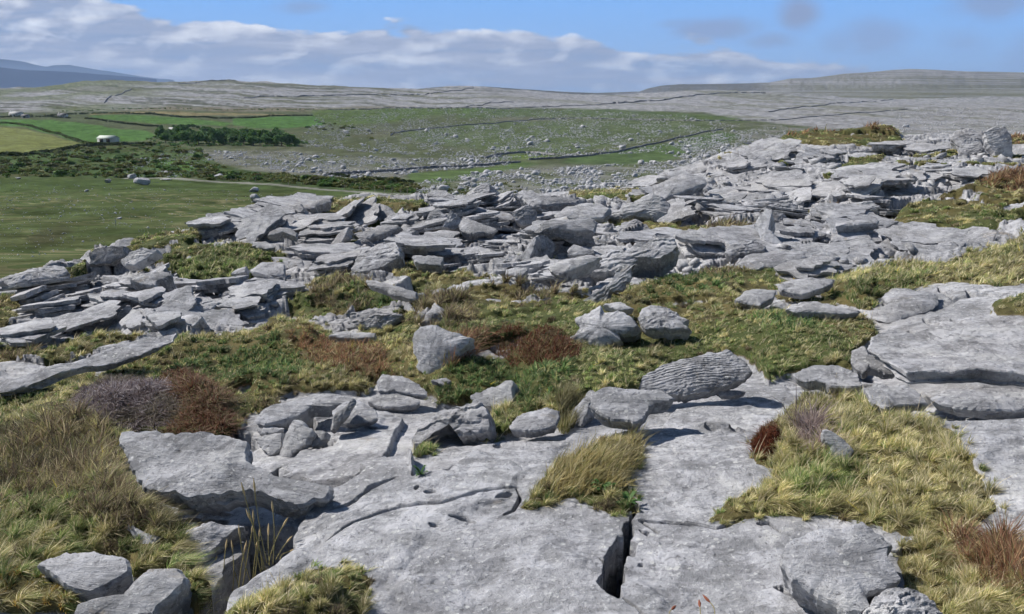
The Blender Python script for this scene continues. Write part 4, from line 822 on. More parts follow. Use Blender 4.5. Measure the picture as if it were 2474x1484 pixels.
def sward(n):
    x, y = sample_cells(n); r = np.hypot(x, y)
    cs = .055*2.0**np.floor(np.log2(np.maximum(r, 3)/3)); ci, cj = np.floor(x/cs), np.floor(y/cs)
    zi = np.zeros(n); H_ = lambda k: _h(ci, cj, zi, 900+k)
    tx_, ty_ = (ci+.5+.45*H_(1))*cs, (cj+.5+.45*H_(2))*cs; pull = .55
    x, y = x+(tx_-x)*pull, y+(ty_-y)*pull; z = ground_z(x, y)
    px, py = proj(x, y, fg_base(x, y))
    px = px + 10*fbm(x*3, y*3, o=2, s=201)*np.clip(4/r, .2, 1.5); py = py + 8*fbm(x*3, y*3, o=2, s=202)*np.clip(4/r, .2, 1.5)
    ok = np.ones(n, bool)
    for s in SPECIAL[:4]: ok &= inpoly(px, py, s) < -1
    # character by place
    g = fbm(x*.8, y*.8, o=3, s=91); g2 = fbm(x*2.6, y*2.6, o=3, s=92)
    pal = np.where(g + .5*g2 > .12, 2, np.where(g+.6*g2 > -.22, 1, 0))
    pal = np.where(RNG.random(n) < .2, RNG.integers(0, 3, n), pal); pal = np.where(H_(5) > .30, 2, np.where(H_(5) < -.7, 0, pal)); pal = np.where(H_(6) > .9, 4, pal)
    # straw tussocks
    for p in (VEG[8], VEG[9], VEG[11]):
        d = inpoly(px, py, p) > 0
        pal = np.where(d & (RNG.random(n) < .45), 0, pal)
    names = ['straw', 'olive', 'green', 'clover', 'brown', 'redbrown', 'moss', 'deadheath', 'purple']
    hgt = .027 + .019*np.clip(fbm(x*1.1, y*1.1, o=3, s=94)+.5, 0, 1.2) + .016*(pal == 0)
    tuss = inpoly(px, py, VEG[8]) > 0; tuss |= inpoly(px, py, VEG[11]) > 0; tuss |= inpoly(px, py, VEG[10]) > 0
    hgt = np.where(tuss, hgt*1.25, hgt)
    g11 = inpoly(px, py, VEG[10]) > -30; hgt = np.where(g11, hgt*.85, hgt)
    left = (px < 500) & (py > 1040); hgt = np.where(left, hgt*1.5, hgt); hgt = hgt*.78
    curl = np.zeros(n)
    for poly, pl_, h in HEATH:
        d = inpoly(px, py, poly)
        take = (d > -12) & (RNG.random(n) < np.clip(.45+d/26., 0, .82)) & (H_(7)+1 < 1.75)
        pal = np.where(take, names.index(pl_), pal); hgt = np.where(take, h*RNG.uniform(.5, 1.3, n), hgt)
    far = np.clip((r-6)/12, 0, 1)
    hgt = hgt*RNG.uniform(.45, 1.35, n)*(1+.45*H_(3))*(1+.5*far)*np.clip(.35+.65*sst(-2, 10, np.interp(r, [2, 30], [20, 20])), .4, 1)
    wid = np.maximum(.0018*RNG.uniform(.7, 1.6, n), r*.78/852)
    wid = np.where(pal == 3, wid*1.9, wid); wid = np.where(g11, wid*1.5, wid); wid = np.where((pal >= 4) & (pal < 9), wid*1.25, wid)
    L = np.stack([.55+.6*fbm(x*.7, y*.7, o=2, s=97), .12+.5*fbm(x*.7+9, y*.7, o=2, s=98)], 1) + .55*np.stack([H_(8), H_(9)], 1) + RNG.normal(0, .42, (n, 2))
    hea = (pal >= 3) & (pal != 0); L[hea] = L[hea]*.5 + RNG.normal(0, .55, (hea.sum(), 2))
    cols = np.zeros((n, 3))
    for k, nm in enumerate(names):
        m = pal == k
        if m.any(): cols[m] = PAL[nm][RNG.integers(0, len(PAL[nm]), m.sum())]
    cols *= RNG.uniform(.75, 1.3, (n, 1))*(1+.3*H_(4))[:, None]*(1+.5*fbm(x*2.2, y*2.2, o=4, s=99))[:, None]
    tl = RNG.random(n) < .012; hgt = np.where(tl & (pal < 3), hgt*1.8, hgt); wid = np.where(tl, wid*.8, wid); cols[tl] = (.50, .44, .29)
    cols = cols*np.array([1.55, 1.50, 1.55]) + .016
    fl = RNG.random(n) < .0012; cols[fl] = (.75, .62, .08)
    P = np.stack([x, y, z-.01], 1)[ok]
    return blades(P, hgt[ok], wid[ok], L[ok], RNG.uniform(0, np.pi, n)[ok], cols[ok])
V, T, c = sward(820000)
tag(link('grass', mesh_np('grass', V, tris=T, col=c, smooth=False), M_BLADE), kind='stuff')
# ---- single plants: each a mesh of its own
def clump(name, label, cat, poly, pal, n, h, w, lean=(.2, .05), spread=.5, dome=.1, curl=.5, group=None, wfac=.9):
    poly = np.asarray(poly, float).reshape(-1, 2)
    p = RNG.uniform(poly.min(0), poly.max(0), (n*4, 2)); d = inpoly(p[:, 0], p[:, 1], poly)
    nzm = fbm(p[:, 0]/14, p[:, 1]/9, o=3, s=int(poly[0, 0]) % 97)
    kk = (d > 0) & (nzm*14 + d > 2.5) & (nzm > -.42); p, d = p[kk][:n], d[kk][:n]; n = len(p)
    g = G(p[:, 0], p[:, 1], 0); x, y = g[:, 0], g[:, 1]; z = ground_z(x, y)
    r = np.hypot(x, y)
    dm = sst(0, max(d.max(), 1)*.8, d)*dome
    hh = h*RNG.uniform(.4, 1.3, n); frac = RNG.uniform(0, 1, n)
    zz = z + dm*frac
    L = np.array(lean) + RNG.normal(0, spread, (n, 2))
    P_ = PAL[pal] if isinstance(pal, str) else np.array(pal)
    cols = P_[RNG.integers(0, len(P_), n)]*RNG.uniform(.7, 1.35, (n, 1)); nz2 = fbm(x*7, y*7, o=3, s=77); cols = np.where((nz2 > .22)[:, None], cols*.4+np.array([.19, .17, .10])*.6, cols); hh = hh*(1+.9*fbm(x*9, y*9, o=2, s=78))
    ww = np.maximum(w, r*wfac/852)
    V, T, c = blades(np.stack([x, y, zz-.01], 1), hh, ww*RNG.uniform(.7, 1.4, n), L, RNG.uniform(0, np.pi, n), cols, curl)
    org = np.array([x.mean(), y.mean(), z.min()])
    o = link(name, mesh_np(name, V-org, tris=T, col=c), M_BLADE, loc=org); tag(o, label, cat, group); return o
clump('heather_bush', 'grey-purple dead heather mat sprawled behind the big tilted slab', 'heather', Z_H1a, 'purple', 13000, .042, .0016, spread=1.3, dome=.07)
clump('heather_bush', 'red-brown heather mound at the right end of the grey mat', 'heather', Z_H1b, [(.17, .08, .05), (.23, .13, .08), (.12, .06, .04), (.28, .19, .13), (.2, .18, .08)], 9000, .045, .0016, spread=1.2, dome=.08)
clump('heather_bush', 'rusty red heather clump right of the upright boulder', 'heather', Z_H3, [(.15, .06, .035), (.20, .085, .05), (.11, .05, .032), (.26, .17, .10), (.17, .15, .06)], 5500, .045, .002, spread=.9, dome=.07)
clump('heather_bush', 'small rust-red heather ball at the left rim of the tussock', 'heather', Z_H7, [(.14, .04, .02), (.20, .07, .035), (.10, .035, .02)], 3800, .028, .0018, spread=.9, dome=.07)
clump('grass_tussock', 'straw tussock swept right in the bare pavement, green leaves at its foot', 'tussock', Z_T1, [(.46, .38, .18), (.38, .31, .13), (.62, .54, .32), (.24, .24, .08), (.50, .42, .22)], 3000, .075, .002, lean=(.65, .15), spread=.38, dome=.0)
clump('grass_tussock', 'dry straw tussock left of the cavity block', 'tussock', Z_T2, 'straw', 1100, .10, .0022, lean=(.2, .05), spread=.3, dome=0)
# broad green leaves
def leafy(label, px, py, n, s):
    g = G(px, py, 0); c0 = np.array([g[0], g[1], float(ground_z(g[0], g[1]))])
    V, Q, col = [], [], []
    for k in range(n):
        a = RNG.uniform(0, 6.28); l = s*RNG.uniform(.6, 1.2); w = l*.32; el = RNG.uniform(.2, 1.0)
        dx, dy = math.cos(a), math.sin(a); px_, py_ = -dy, dx; b = len(V)
        st = [(0, .15, 0), (.35, 1, el*.5), (.7, .8, el*.8), (1, .05, el*.75)]
        for t, ww, zz in st:
            for sgn in (-1, 1): V.append((dx*l*t+px_*w*ww*sgn*.5, dy*l*t+py_*w*ww*sgn*.5, l*zz + (.15*w*ww)))
        for i in range(3): Q.append((b+2*i, b+2*i+1, b+2*i+3, b+2*i+2))
        cc = np.array([(.07, .15, .04), (.05, .11, .03), (.10, .17, .06)][RNG.integers(3)]); col += [cc]*8
    o = link('broadleaf_plant', mesh_np('broadleaf_plant', np.array(V), quads=np.array(Q), col=np.array(col)), M_LEAF, loc=c0); tag(o, label, 'plant')
leafy('broad-leaved green plant at the right foot of the swept tussock', *X('h', 1850,680)[0], 22, .055)
leafy('green rosette in the mouth of the crack below the tussock', *X('h', 2010,770)[0], 18, .05)
leafy('tiny green fern in the dark slot of the left bed', *X('h', 625,600)[0], 14, .035)
leafy('bright green sprig deep in the black hollow', *X('g', 1400,1340)[0], 16, .06)
# seeding grass stalks
m_stalk = newmat('stalk'); m_stalk[2].inputs['Base Color'].default_value = (.28, .24, .10, 1)
m_seed = newmat('seed_head'); m_seed[2].inputs['Base Color'].default_value = (.50, .38, .20, 1)
def tube(pts, rads, k=6):
    pts = np.array(pts); V = []; n = len(pts)
    for i in range(n):
        t = pts[min(i+1, n-1)]-pts[max(i-1, 0)]; t /= np.linalg.norm(t); a = np.cross(t, [0, 1, .1]); a /= np.linalg.norm(a); b = np.cross(t, a)
        for j in range(k): V.append(pts[i]+rads[i]*(a*math.cos(6.2832*j/k)+b*math.sin(6.2832*j/k)))
    Q = [[i*k+j, i*k+(j+1) % k, (i+1)*k+(j+1) % k, (i+1)*k+j] for i in range(n-1) for j in range(k)]
    return np.array(V), np.array(Q)
def stalk(label, base, tip, Y, group, red=False):
    b = at(base[0], base[1], Y); t = at(tip[0], tip[1], Y*1.03)
    root = bpy.data.objects.new('grass_stalk', None); C.objects.link(root); root.location = b; tag(root, label, 'grass stalk', group)
    mid = (t-b)*.5 + np.array([.012*RNG.normal(), 0, .01]); pts = [np.zeros(3), mid, t-b]
    P = [(1-s)**2*pts[0]+2*s*(1-s)*pts[1]*1.0+s*s*pts[2] for s in np.linspace(0, 1, 7)]
    v, q = tube(P, [.0016*Y/2.6]*7); link('stem', mesh_np('stem', v, quads=q, smooth=True), m_stalk[0], root)
    d = P[-1]-P[-2]; d /= np.linalg.norm(d); L = .045*Y/2.6*RNG.uniform(.6, 1.1)
    v, q = tube([P[-1]+d*L*s for s in np.linspace(-.15, 1, 6)], [.001, .0032, .0042, .0036, .0022, .0007], 7)
    link('seed_head', mesh_np('seed_head', v, quads=q, smooth=True), M_BUD if red else m_seed[0], root)
mb = newmat('red_bud'); mb[2].inputs['Base Color'].default_value = (.24, .085, .05, 1); M_BUD = mb[0]
for (bx, by, tx, ty) in [(1500,1300,1515,1040), (1560,1330,1560,1060), (1600,1330,1640,1060), (1620,1350,1690,930), (1700,1300,1740,960), (1690,1350,1720,1040), (1750,1200,1700,860), (1760,1190,1680,850), (1800,1150,1900,890), (1810,1160,1800,950), (1850,1120,1925,1000), (1880,1130,1950,1060), (1700,1330,1610,960), (1780,1190,1640,680), (1790,1140,1710,660), (1830,1150,1830,790), (1460,1330,1440,1140), (1640,1400,1570,1180)]:
    stalk('thin seeding grass stalk growing out of the black hollow', X('g', bx, by)[0], X('g', tx, ty)[0], 2.75, 'seeding grass stalks in the black hollow')
for (bx, by, tx, ty) in [(375,1560,362,1400), (300,1560,298,1430), (115,1560,112,1450)]:
    stalk('red-tipped stalk poking up at the bottom edge of the pavement', X('i', bx, by)[0], X('i', tx, ty)[0], 1.9, 'red-tipped stalks at the bottom edge', True)
# ------------------------------------------------------------------ valley and near limestone hills: one sheet
CRA = np.array([(-900, 232), (-300, 226), (0, 213), (60, 212), (100, 209), (140, 205), (200, 196), (250, 194), (300, 193), (370, 197), (440, 199), (500, 196), (560, 195), (640, 198), (700, 202), (800, 208), (900, 213), (1020, 216), (1060, 211), (1110, 208.5), (1170, 210), (1240, 217), (1320, 224), (1400, 229), (1480, 230), (1560, 226), (1640, 219), (1720, 217), (1800, 219), (1880, 223), (1960, 229), (2060, 237), (2150, 240), (2250, 239), (2350, 235.5), (2473, 236), (3300, 234)], float)
KD = np.array([(262, 1330), (275, 1150), (300, 860), (350, 560), (400, 385), (435, 285), (470, 215), (500, 172), (560, 110), (640, 62), (700, 40), (800, 26), (1000, 16), (1200, 12)], float)
def crest_py(px): return np.interp(px, CRA[:, 0], CRA[:, 1])
def v_depth(px, py):
    c = crest_py(px)
    D = np.exp(np.interp(py, KD[:, 0], np.log(KD[:, 1])))
    t = np.clip((262-py)/np.maximum(262-c, 1), 0, 1)
    return np.where(py < 262, 1330 + 1250*t**1.3, D)
def v_relief(x, y, px, py):
    D = np.hypot(x, y)
    z = .0016*D*fbm(x/45, y/45, o=4, s=301)*(D > 120) + .25*fbm(x/9, y/9, o=3, s=302)*sst(60, 160, D)
    f1 = FIELD1(px, py)
    return z, f1
F1P = X('o', -900,430, 0,430, 340,432, 520,438, 800,458, 1000,468, 1100,480, 1100,900, -900,900)
def FIELD1(px, py): return sst(-2, 3, inpoly(px, py, F1P))
def vpos(px, py):
    px = np.asarray(px, float); py = np.asarray(py, float)
    D = v_depth(px, py); p = at(px, py, D); x, y = p[..., 0], p[..., 1]
    z, f1 = v_relief(x, y, px, py)
    # sheep terraces on the steep pasture: little treads along the contour
    ph = (p[..., 2])/.26 + 1.5*fbm(x/42, y/42, o=3, s=311) + .16*fbm(x/6, y/6, o=3, s=312)
    fr = ph-np.floor(ph)
    amp = f1*sst(445, 520, py)*sst(-.35, .15, fbm(x/22, y/22, o=2, s=313))
    z = z + amp*.42*(sst(0, .25, fr)-fr)
    p = p.copy(); p[..., 2] += z; return p
cols = np.arange(-880, 3301, 4.0)
rows_t = np.concatenate([np.linspace(0, 1, 46)[:-1]])           # crest..262
rows_p = np.concatenate([np.arange(262, 470, 1.6), np.arange(470, 700, 1.3), np.geomspace(700, 1200, 30)])
cc = crest_py(cols)
PYg = np.concatenate([cc[None] + rows_t[:, None]*(262-cc[None]), np.repeat(rows_p[:, None], len(cols), 1)], 0)
PXg = np.repeat(cols[None], len(PYg), 0)
VP = vpos(PXg, PYg)
back = []
for k in range(1, 7):
    q = VP[0].copy(); s = 1+.10*k; q[:, 0] *= s; q[:, 1] *= s; q[:, 2] = VP[0][:, 2] - 16*k - 3*k*k; back.append(q)
VPa = np.concatenate([np.array(back[::-1]), VP], 0)
# colours of the land itself
def lin(r, g, b): return 1.18*np.array([((v/255+.055)/1.055)**2.4 if v/255 > .04045 else v/255/12.92 for v in (r, g, b)])
px_, py_ = PXg, PYg
xx, yy = VP[..., 0], VP[..., 1]; DD = np.hypot(xx, yy)
wvx = 14*fbm(xx/60, yy/60, o=4, s=321); wvy = 4*fbm(xx/60+9, yy/60, o=4, s=322)
colv = np.zeros(VP.shape); colv[:] = (.092, .115, .052)
def lay(c, m): 
    global colv
    colv = colv*(1-m[..., None]) + np.array(c)*m[..., None]
def pm(poly, soft=2.0, warp=1.0): return sst(-soft, soft, inpoly(px_+wvx*warp, py_+wvy*warp, np.asarray(poly, float).reshape(-1, 2)))
n1 = fbm(xx/55, yy/85, o=5, s=331, g=.6); n2 = fbm(xx/14, yy/24, o=4, s=332, g=.65)
ST = (.23, .225, .215)
lay((.115, .12, .07), sst(.0, .5, n1)*.6)
# scrubby low ground at left
lay((.060, .095, .028), pm([-900,340, 200,340, 380,350, 480,362, 540,400, 700,425, 1000,440, 1010,470, 500,440, 340,432, -900,436]))
lay((.11, .115, .05), pm([-900,340, 200,340, 380,350, 480,362, 540,400, 560,440, -900,436])*sst(-.1, .3, n2)*.8)
lay((.07, .125, .035), pm([-900,340, 200,345, 380,355, 480,365, 540,405, 560,436, 340,430, -900,432])*sst(.0, .3, n1)*.8)
# far pavement hills: grey rock streaked with thin green ledges
hillm = sst(3, -3, py_ - np.interp(px_, [-900, 0, 200, 400, 700, 760, 1000, 1300, 1500, 1700, 1800, 2000, 2300, 2473, 3300], [280, 272, 268, 266, 268, 264, 262, 262, 266, 272, 290, 310, 330, 335, 340]))
lay((.288, .292, .308), hillm*.95)
zt = VP[..., 2] + .0030*xx*0 + 6*fbm(xx/320, yy/320, o=3, s=341)
stp = (py_ - .055*(px_) + 5*fbm(px_/170, py_/60, o=3, s=345))
st1 = fbm(stp/2.6, px_/150, o=3, s=342, g=.6)
lay((.085, .095, .055), hillm*sst(.05, .3, st1)*.85*sst(1500, 900, px_))
st2 = fbm(stp/4.5+40, px_/260, o=3, s=343)
lay((.14, .15, .08), hillm*sst(.05, .4, st2)*.6)
lay((.13, .16, .06), hillm*sst(-.05, .35, fbm(xx/260, yy/260, o=3, s=344)+.12)*.75*sst(560, 150, px_))
lay((.13, .15, .085), hillm*sst(.12, .5, n1)*.5*sst(1500, 1800, px_))
lay((.17, .155, .10), pm([290,266, 480,268, 700,272, 1000,262, 1000,258, 700,262, 400,258], 3))
# rock-strewn slopes
def stony(p, a): lay(ST, pm(p, 8)*sst(-.35, .35, n2+.4*n1)*a)
stony([480,362, 760,368, 1000,380, 1250,380, 1240,395, 1000,415, 960,440, 800,430, 620,415, 500,385], .55)
stony([1000,445, 1050,430, 1250,405, 1500,395, 1700,380, 1800,330, 1900,300, 2100,300, 2473,310, 3300,330, 3300,420, 2000,420, 1600,470, 1000,480], .62)
stony([1150,265, 1500,275, 1850,300, 1700,330, 1400,320, 1200,300], .25)
stony([1900,262, 2300,255, 2473,250, 3300,260, 3300,340, 1800,330], .5)
stony([900,300, 1050,310, 1300,330, 1600,320, 1500,350, 1200,370, 900,350], .22)
# pastures
lay(lin(96, 122, 56)*.60, pm([750,271, 800,264, 1150,264, 1180,268, 1100,275, 960,292, 900,300, 800,300, 760,290], 4)*.85)
lay(lin(88, 122, 58)*.62, pm([1120,262, 1500,264, 1780,282, 1800,294, 1600,288, 1380,282, 1200,285, 1100,283], 4)*.45)
lay(lin(95, 120, 68)*.62, pm([960,320, 1200,296, 1400,290, 1700,296, 1740,310, 1500,345, 1400,368, 1250,375, 1160,360, 1000,340], 6)*.5)
lay(lin(84, 124, 58)*.62, pm([1380,378, 1550,358, 1745,316, 1800,330, 1620,385, 1500,398, 1350,395], 4)*.5)
lay(lin(92, 128, 54)*.62, pm([985,418, 1200,402, 1260,392, 1300,398, 1200,415, 1160,432, 1060,440, 990,440], 3)*.6)
lay(lin(104, 130, 54)*.65, pm([1185,388, 1250,374, 1330,378, 1400,376, 1260,386], 2)*.9)
lay(lin(118, 126, 62)*.78, pm([-900,300, 0,308, 60,312, 130,330, 192,347, 170,358, 130,366, 60,375, -900,374], 1.2, .3))
lay(lin(82, 124, 52)*.72, pm([-900,288, 20,290, 120,291, 200,298, 300,313, 360,318, 378,328, 350,340, 290,342, 236,342, 195,346, 130,326, 60,309, 0,305, -900,298], 1.2, .3))
lay(lin(84, 124, 52)*.70, pm([215,281, 300,278, 420,283, 560,296, 540,306, 490,304, 380,300, 255,290], 1.2, .3))
lay(lin(80, 122, 52)*.70, pm([560,288, 620,283, 760,280, 780,300, 700,310, 600,308, 560,300], 1.2, .3))
lay(lin(150, 140, 92)*.62, pm([215,274, 300,270, 420,271, 560,274, 690,276, 690,279, 560,280, 420,278, 300,274, 215,278], .8, .2))
lay(lin(92, 130, 54)*.66, pm([365,394, 420,386, 478,396, 480,410, 420,416, 378,408], 2, .6))
# steep near pasture with tawny treads
f1 = FIELD1(px_, py_)
lay((.064, .104, .027), f1)
lay((.084, .112, .034), f1*sst(-.3, .35, n1)*.6)
lay((.075, .064, .028), f1*sst(500, 600, py_)*sst(-.1, .3, fbm(xx/12, yy/12, o=4, s=351))*.35)
phz = (VP[..., 2])/.26 + 1.5*fbm(xx/42, yy/42, o=3, s=311) + .16*fbm(xx/6, yy/6, o=3, s=312)
lay((.22, .20, .09), f1*sst(445, 500, py_)*sst(.55, .95, phz-np.floor(phz))*.85*sst(-.45, .1, fbm(xx/20, yy/20, o=2, s=313)))
lay((.05, .045, .026), f1*pm([60,585, 100,560, 150,545, 180,560, 130,590, 90,600], 10)*.6)
# road
rd = lined(px_, py_, [300,431, 400,432, 520,439, 660,448, 800,458, 900,465, 1040,470])
lay((.24, .245, .20), sst(2.4, 1.2, rd))
lum = colv@np.array([.3, .6, .1]); colv = lum[..., None] + .76*(colv-lum[..., None])
colv = np.clip(colv, .01, .6)*(.9 + .35*fbm(xx/6, yy/9, o=3, s=361))[..., None]
ca = np.concatenate([np.repeat(colv[:1], 6, 0), colv], 0)
M_LAND = attr_mat('valley_land', 0, None)
def land_mat():
    m, nt, b = newmat('valley_land2'); a = N(nt, 'ShaderNodeAttribute', attribute_name='Col'); v = worldvec(nt)
    n = noise(nt, v, .35, 10, .75); n_ = noise(nt, v, .06, 6, .6)
    c = mixc(nt, 1.0, a.outputs['Color'], ramp(nt, n, [(.3, (.55, .55, .55)), (.5, (1, 1, 1)), (.72, (1.55, 1.5, 1.5))]), 'MULTIPLY')
    c = mixc(nt, 1.0, c, ramp(nt, n_, [(.3, (.8, .8, .8)), (.7, (1.2, 1.2, 1.2))]), 'MULTIPLY')
    nt.links.new(c, b.inputs['Base Color']); b.inputs['Roughness'].default_value = 1; b.inputs['Specular IOR Level'].default_value = 0; return m
M_LAND = land_mat()
o = link('terrain', gridmesh('terrain', VPa, ca, smooth=True), M_LAND); tag(o, kind='structure')
# ------------------------------------------------------------------ far plateau with cliffs, far ridge with painted cloud shadow
def ridge(name, crest, base, D0, D1, colf, x0, x1, step=5, nr=46, prof=1.0, cliff=None):
    cr = np.array(crest, float); bs = np.array(base, float); px = np.arange(x0, x1+1, step)
    c = np.interp(px, cr[:, 0], cr[:, 1]); b = np.interp(px, bs[:, 0], bs[:, 1])
    t = np.linspace(0, 1, nr)[:, None]
    py = b[None] + (c-b)[None]*t; pxx = np.repeat(px[None], nr, 0)
    D = D0 + (D1-D0)*(t**prof) + 0*pxx
    if cliff is not None: D = cliff(pxx, py, t, D)
    P = at(pxx, py, D)
    P[..., 2] += .0012*D*fbm(P[..., 0]/190, P[..., 1]/190, o=4, s=401)*(1-t)
    col = colf(pxx, py, t, P)
    bk = []
    for k in range(1, 5):
        q = P[-1].copy(); q[:, :2] *= 1+.06*k; q[:, 2] -= 22*k*(D1/3000); bk.append(q)
    P = np.concatenate([P, np.array(bk)], 0); col = np.concatenate([col, np.repeat(col[-1:], 4, 0)], 0)
    q = P[0].copy(); q[:, 2] -= 200*(D0/3000); P = np.concatenate([q[None], P], 0); col = np.concatenate([col[:1], col], 0)
    o = link(name, gridmesh(name, P, col, smooth=True, flip=True), M_LAND); tag(o, kind='structure'); return o
def col_plateau(px, py, t, P):
    x, y = P[..., 0], P[..., 1]
    c = np.zeros(P.shape); c[:] = (.225, .228, .235)
    n = fbm(x/240, y/240+P[..., 2]/30, o=5, s=411, g=.6)
    c = c*(1 + .30*n)[..., None]
    band = fbm(P[..., 2]/4.5 + x/500, x/900, o=3, s=412)
    m = sst(-.05, .25, band)*.75; c = c*(1-m[..., None]) + np.array((.12, .125, .085))*m[..., None]
    g = sst(.52, .30, t)*sst(1850, 1950, px)*(.5+.5*sst(-.2, .3, n)); c = c*(1-.55*g[..., None]) + np.array((.125, .13, .07))*(.55*g)[..., None]
    cl = sst(.40, .5, t)*sst(.95, .85, t)*sst(1500, 1580, px)*sst(2260, 2150, px)
    v = fbm(px/7.0, t*2, o=4, s=413, g=.7); cl2 = cl*sst(-.3, .1, v)
    c = c*(1-.35*cl2[..., None]) + np.array((.26, .26, .265))*(.35*cl2)[..., None]
    cloud_shade = sst(1880, 1800, px)*.7; c = c*(1-cloud_shade[..., None]) + np.array((.095, .105, .12))*cloud_shade[..., None]  # cloud shadow over the left section, painted as a dark bluish tone
    gl = cl*sst(.15, .4, v)*.6; c = c*(1-.8*gl[..., None]) + np.array((.10, .10, .075))*(.8*gl)[..., None]
    return c
def cliffD(px, py, t, D):
    return D + 22*fbm(px/16, t*3, o=4, s=421)*sst(.35, .5, t)*sst(1.0, .85, t)
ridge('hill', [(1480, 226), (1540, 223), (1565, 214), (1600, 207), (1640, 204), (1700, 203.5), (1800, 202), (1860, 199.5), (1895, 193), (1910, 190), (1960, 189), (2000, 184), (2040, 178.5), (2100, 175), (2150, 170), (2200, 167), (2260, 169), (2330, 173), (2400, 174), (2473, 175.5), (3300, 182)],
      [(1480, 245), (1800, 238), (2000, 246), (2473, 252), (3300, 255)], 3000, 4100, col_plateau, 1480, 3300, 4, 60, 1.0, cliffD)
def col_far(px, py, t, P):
    c = np.zeros(P.shape); c[:] = (.10, .105, .10); n = fbm(P[..., 0]/300, P[..., 1]/300, o=4, s=431); return c*(1+.5*n)[..., None]  # dark base colour stands in for cloud shadow on this ridge
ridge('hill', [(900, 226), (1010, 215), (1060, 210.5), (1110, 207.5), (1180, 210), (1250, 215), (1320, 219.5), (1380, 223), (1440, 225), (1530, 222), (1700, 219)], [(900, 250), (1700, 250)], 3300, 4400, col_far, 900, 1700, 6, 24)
# mountains over the bay
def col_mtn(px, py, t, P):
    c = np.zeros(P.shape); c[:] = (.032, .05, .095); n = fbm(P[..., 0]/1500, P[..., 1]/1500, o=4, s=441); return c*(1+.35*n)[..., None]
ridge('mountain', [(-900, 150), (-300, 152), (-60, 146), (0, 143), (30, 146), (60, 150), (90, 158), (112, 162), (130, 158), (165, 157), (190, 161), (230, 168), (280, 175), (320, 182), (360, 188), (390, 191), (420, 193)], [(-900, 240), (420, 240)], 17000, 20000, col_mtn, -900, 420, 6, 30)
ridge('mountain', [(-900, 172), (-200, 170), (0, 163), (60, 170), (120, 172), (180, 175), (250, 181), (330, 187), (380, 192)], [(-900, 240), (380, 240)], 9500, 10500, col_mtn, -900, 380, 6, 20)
# sea
m, nt, b = newmat('sea_water'); b.inputs['Base Color'].default_value = (.015, .03, .07, 1); b.inputs['Roughness'].default_value = .45; b.inputs['Specular IOR Level'].default_value = .4
bp = N(nt, 'ShaderNodeBump'); bp.inputs['Strength'].default_value = .6; bp.inputs['Distance'].default_value = 2; nt.links.new(noise(nt, worldvec(nt), .02, 6, .6), bp.inputs['Height']); nt.links.new(bp.outputs['Normal'], b.inputs['Normal'])
sea = mesh_np('sea', [(-42000, -3000, -120), (42000, -3000, -120), (42000, 42000, -120), (-42000, 42000, -120)], quads=[[0, 1, 2, 3]])
tag(link('sea', sea, m), kind='structure')
# ground behind and beside the viewer out to the sea
bg = mesh_np('field', [(-3000, -3000, -60), (3000, -3000, -60), (6000, 6000, -110), (-6000, 2400, -115)], quads=[[0, 1, 2, 3]], col=np.tile((.10, .12, .05), (4, 1)))
tag(link('land', bg, M_LAND), kind='structure')
# ------------------------------------------------------------------ dry stone walls
M_WALL = make_rock_mat('wall_stone', .5, 1.5)
def densify(line, step):
    P = np.asarray(line, float).reshape(-1, 2); out = []
    for a, b in zip(P[:-1], P[1:]):
        n = max(1, int(np.hypot(*(b-a))/step)); out += [a+(b-a)*i/n for i in range(n)]
    return np.array(out+[P[-1]])
def wall(label, line, h=1.4, w=.9, mat=None, jit=.3, name='stone_wall', cat='stone wall'):
    L = densify(line, 3.0); L = L + np.stack([0*L[:, 0], .5*fbm(L[:, 0]/11, L[:, 1]/11, o=2, s=5)], 1)
    fk = 1.1 if np.asarray(line, float).reshape(-1, 2)[0, 1] < 262 else .7; h *= fk; w *= fk
    P = vpos(L[:, 0], L[:, 1]); n = len(P)
    t = np.gradient(P, axis=0); t[:, 2] = 0; t /= np.linalg.norm(t, axis=1)[:, None]; s = np.stack([t[:, 1], -t[:, 0], 0*t[:, 0]], 1)
    # resample finer along with stone-sized bumps
    m = 3; k = np.linspace(0, n-1, (n-1)*m+1); Pi = np.stack([np.interp(k, np.arange(n), P[:, j]) for j in range(3)], 1); si = np.stack([np.interp(k, np.arange(n), s[:, j]) for j in range(3)], 1)
    q = len(k); r = RNG.uniform(1-jit, 1+jit, (4, q))
    A = Pi - si*(w/2)*r[0][:, None] - [0, 0, .5]; B_ = Pi - si*(w/3)*r[1][:, None] + np.array([0, 0, 1])*(h*r[2])[:, None]
    C_ = Pi + si*(w/3)*r[1][:, None] + np.array([0, 0, 1])*(h*r[2])[:, None]; D_ = Pi + si*(w/2)*r[0][:, None] - [0, 0, .5]
    V = np.stack([A, B_, C_, D_], 1).reshape(-1, 3)
    i = np.arange(q-1)*4
    Q = np.concatenate([np.stack([i+a, i+4+a, i+4+b_, i+b_], 1) for a, b_ in ((0, 1), (1, 2), (2, 3))])
    Q = np.concatenate([Q, [[0, 1, 2, 3], [4*(q-1)+3, 4*(q-1)+2, 4*(q-1)+1, 4*(q-1)]]])
    org = Pi[q//2]
    o = link(name, mesh_np(name, V-org, quads=Q), mat or M_WALL, loc=org); tag(o, label, cat, None, 'thing'); return o
wall('stone wall climbing the green western hill on the far left', [252,250, 256,243, 266,235, 290,228, 317,217], 1.7, 1.4)
wall('stone wall along the skyline of the western hill', [430,203, 470,200, 500,197, 545,195.5, 570,196], 1.8, 1.4)
wall('long stone wall crossing the striped western hill', [590,238, 612,237, 625,233, 648,233, 700,234, 756,232, 830,231, 890,229, 1007,231, 1060,225, 1115,218, 1144,213], 1.7, 1.4)
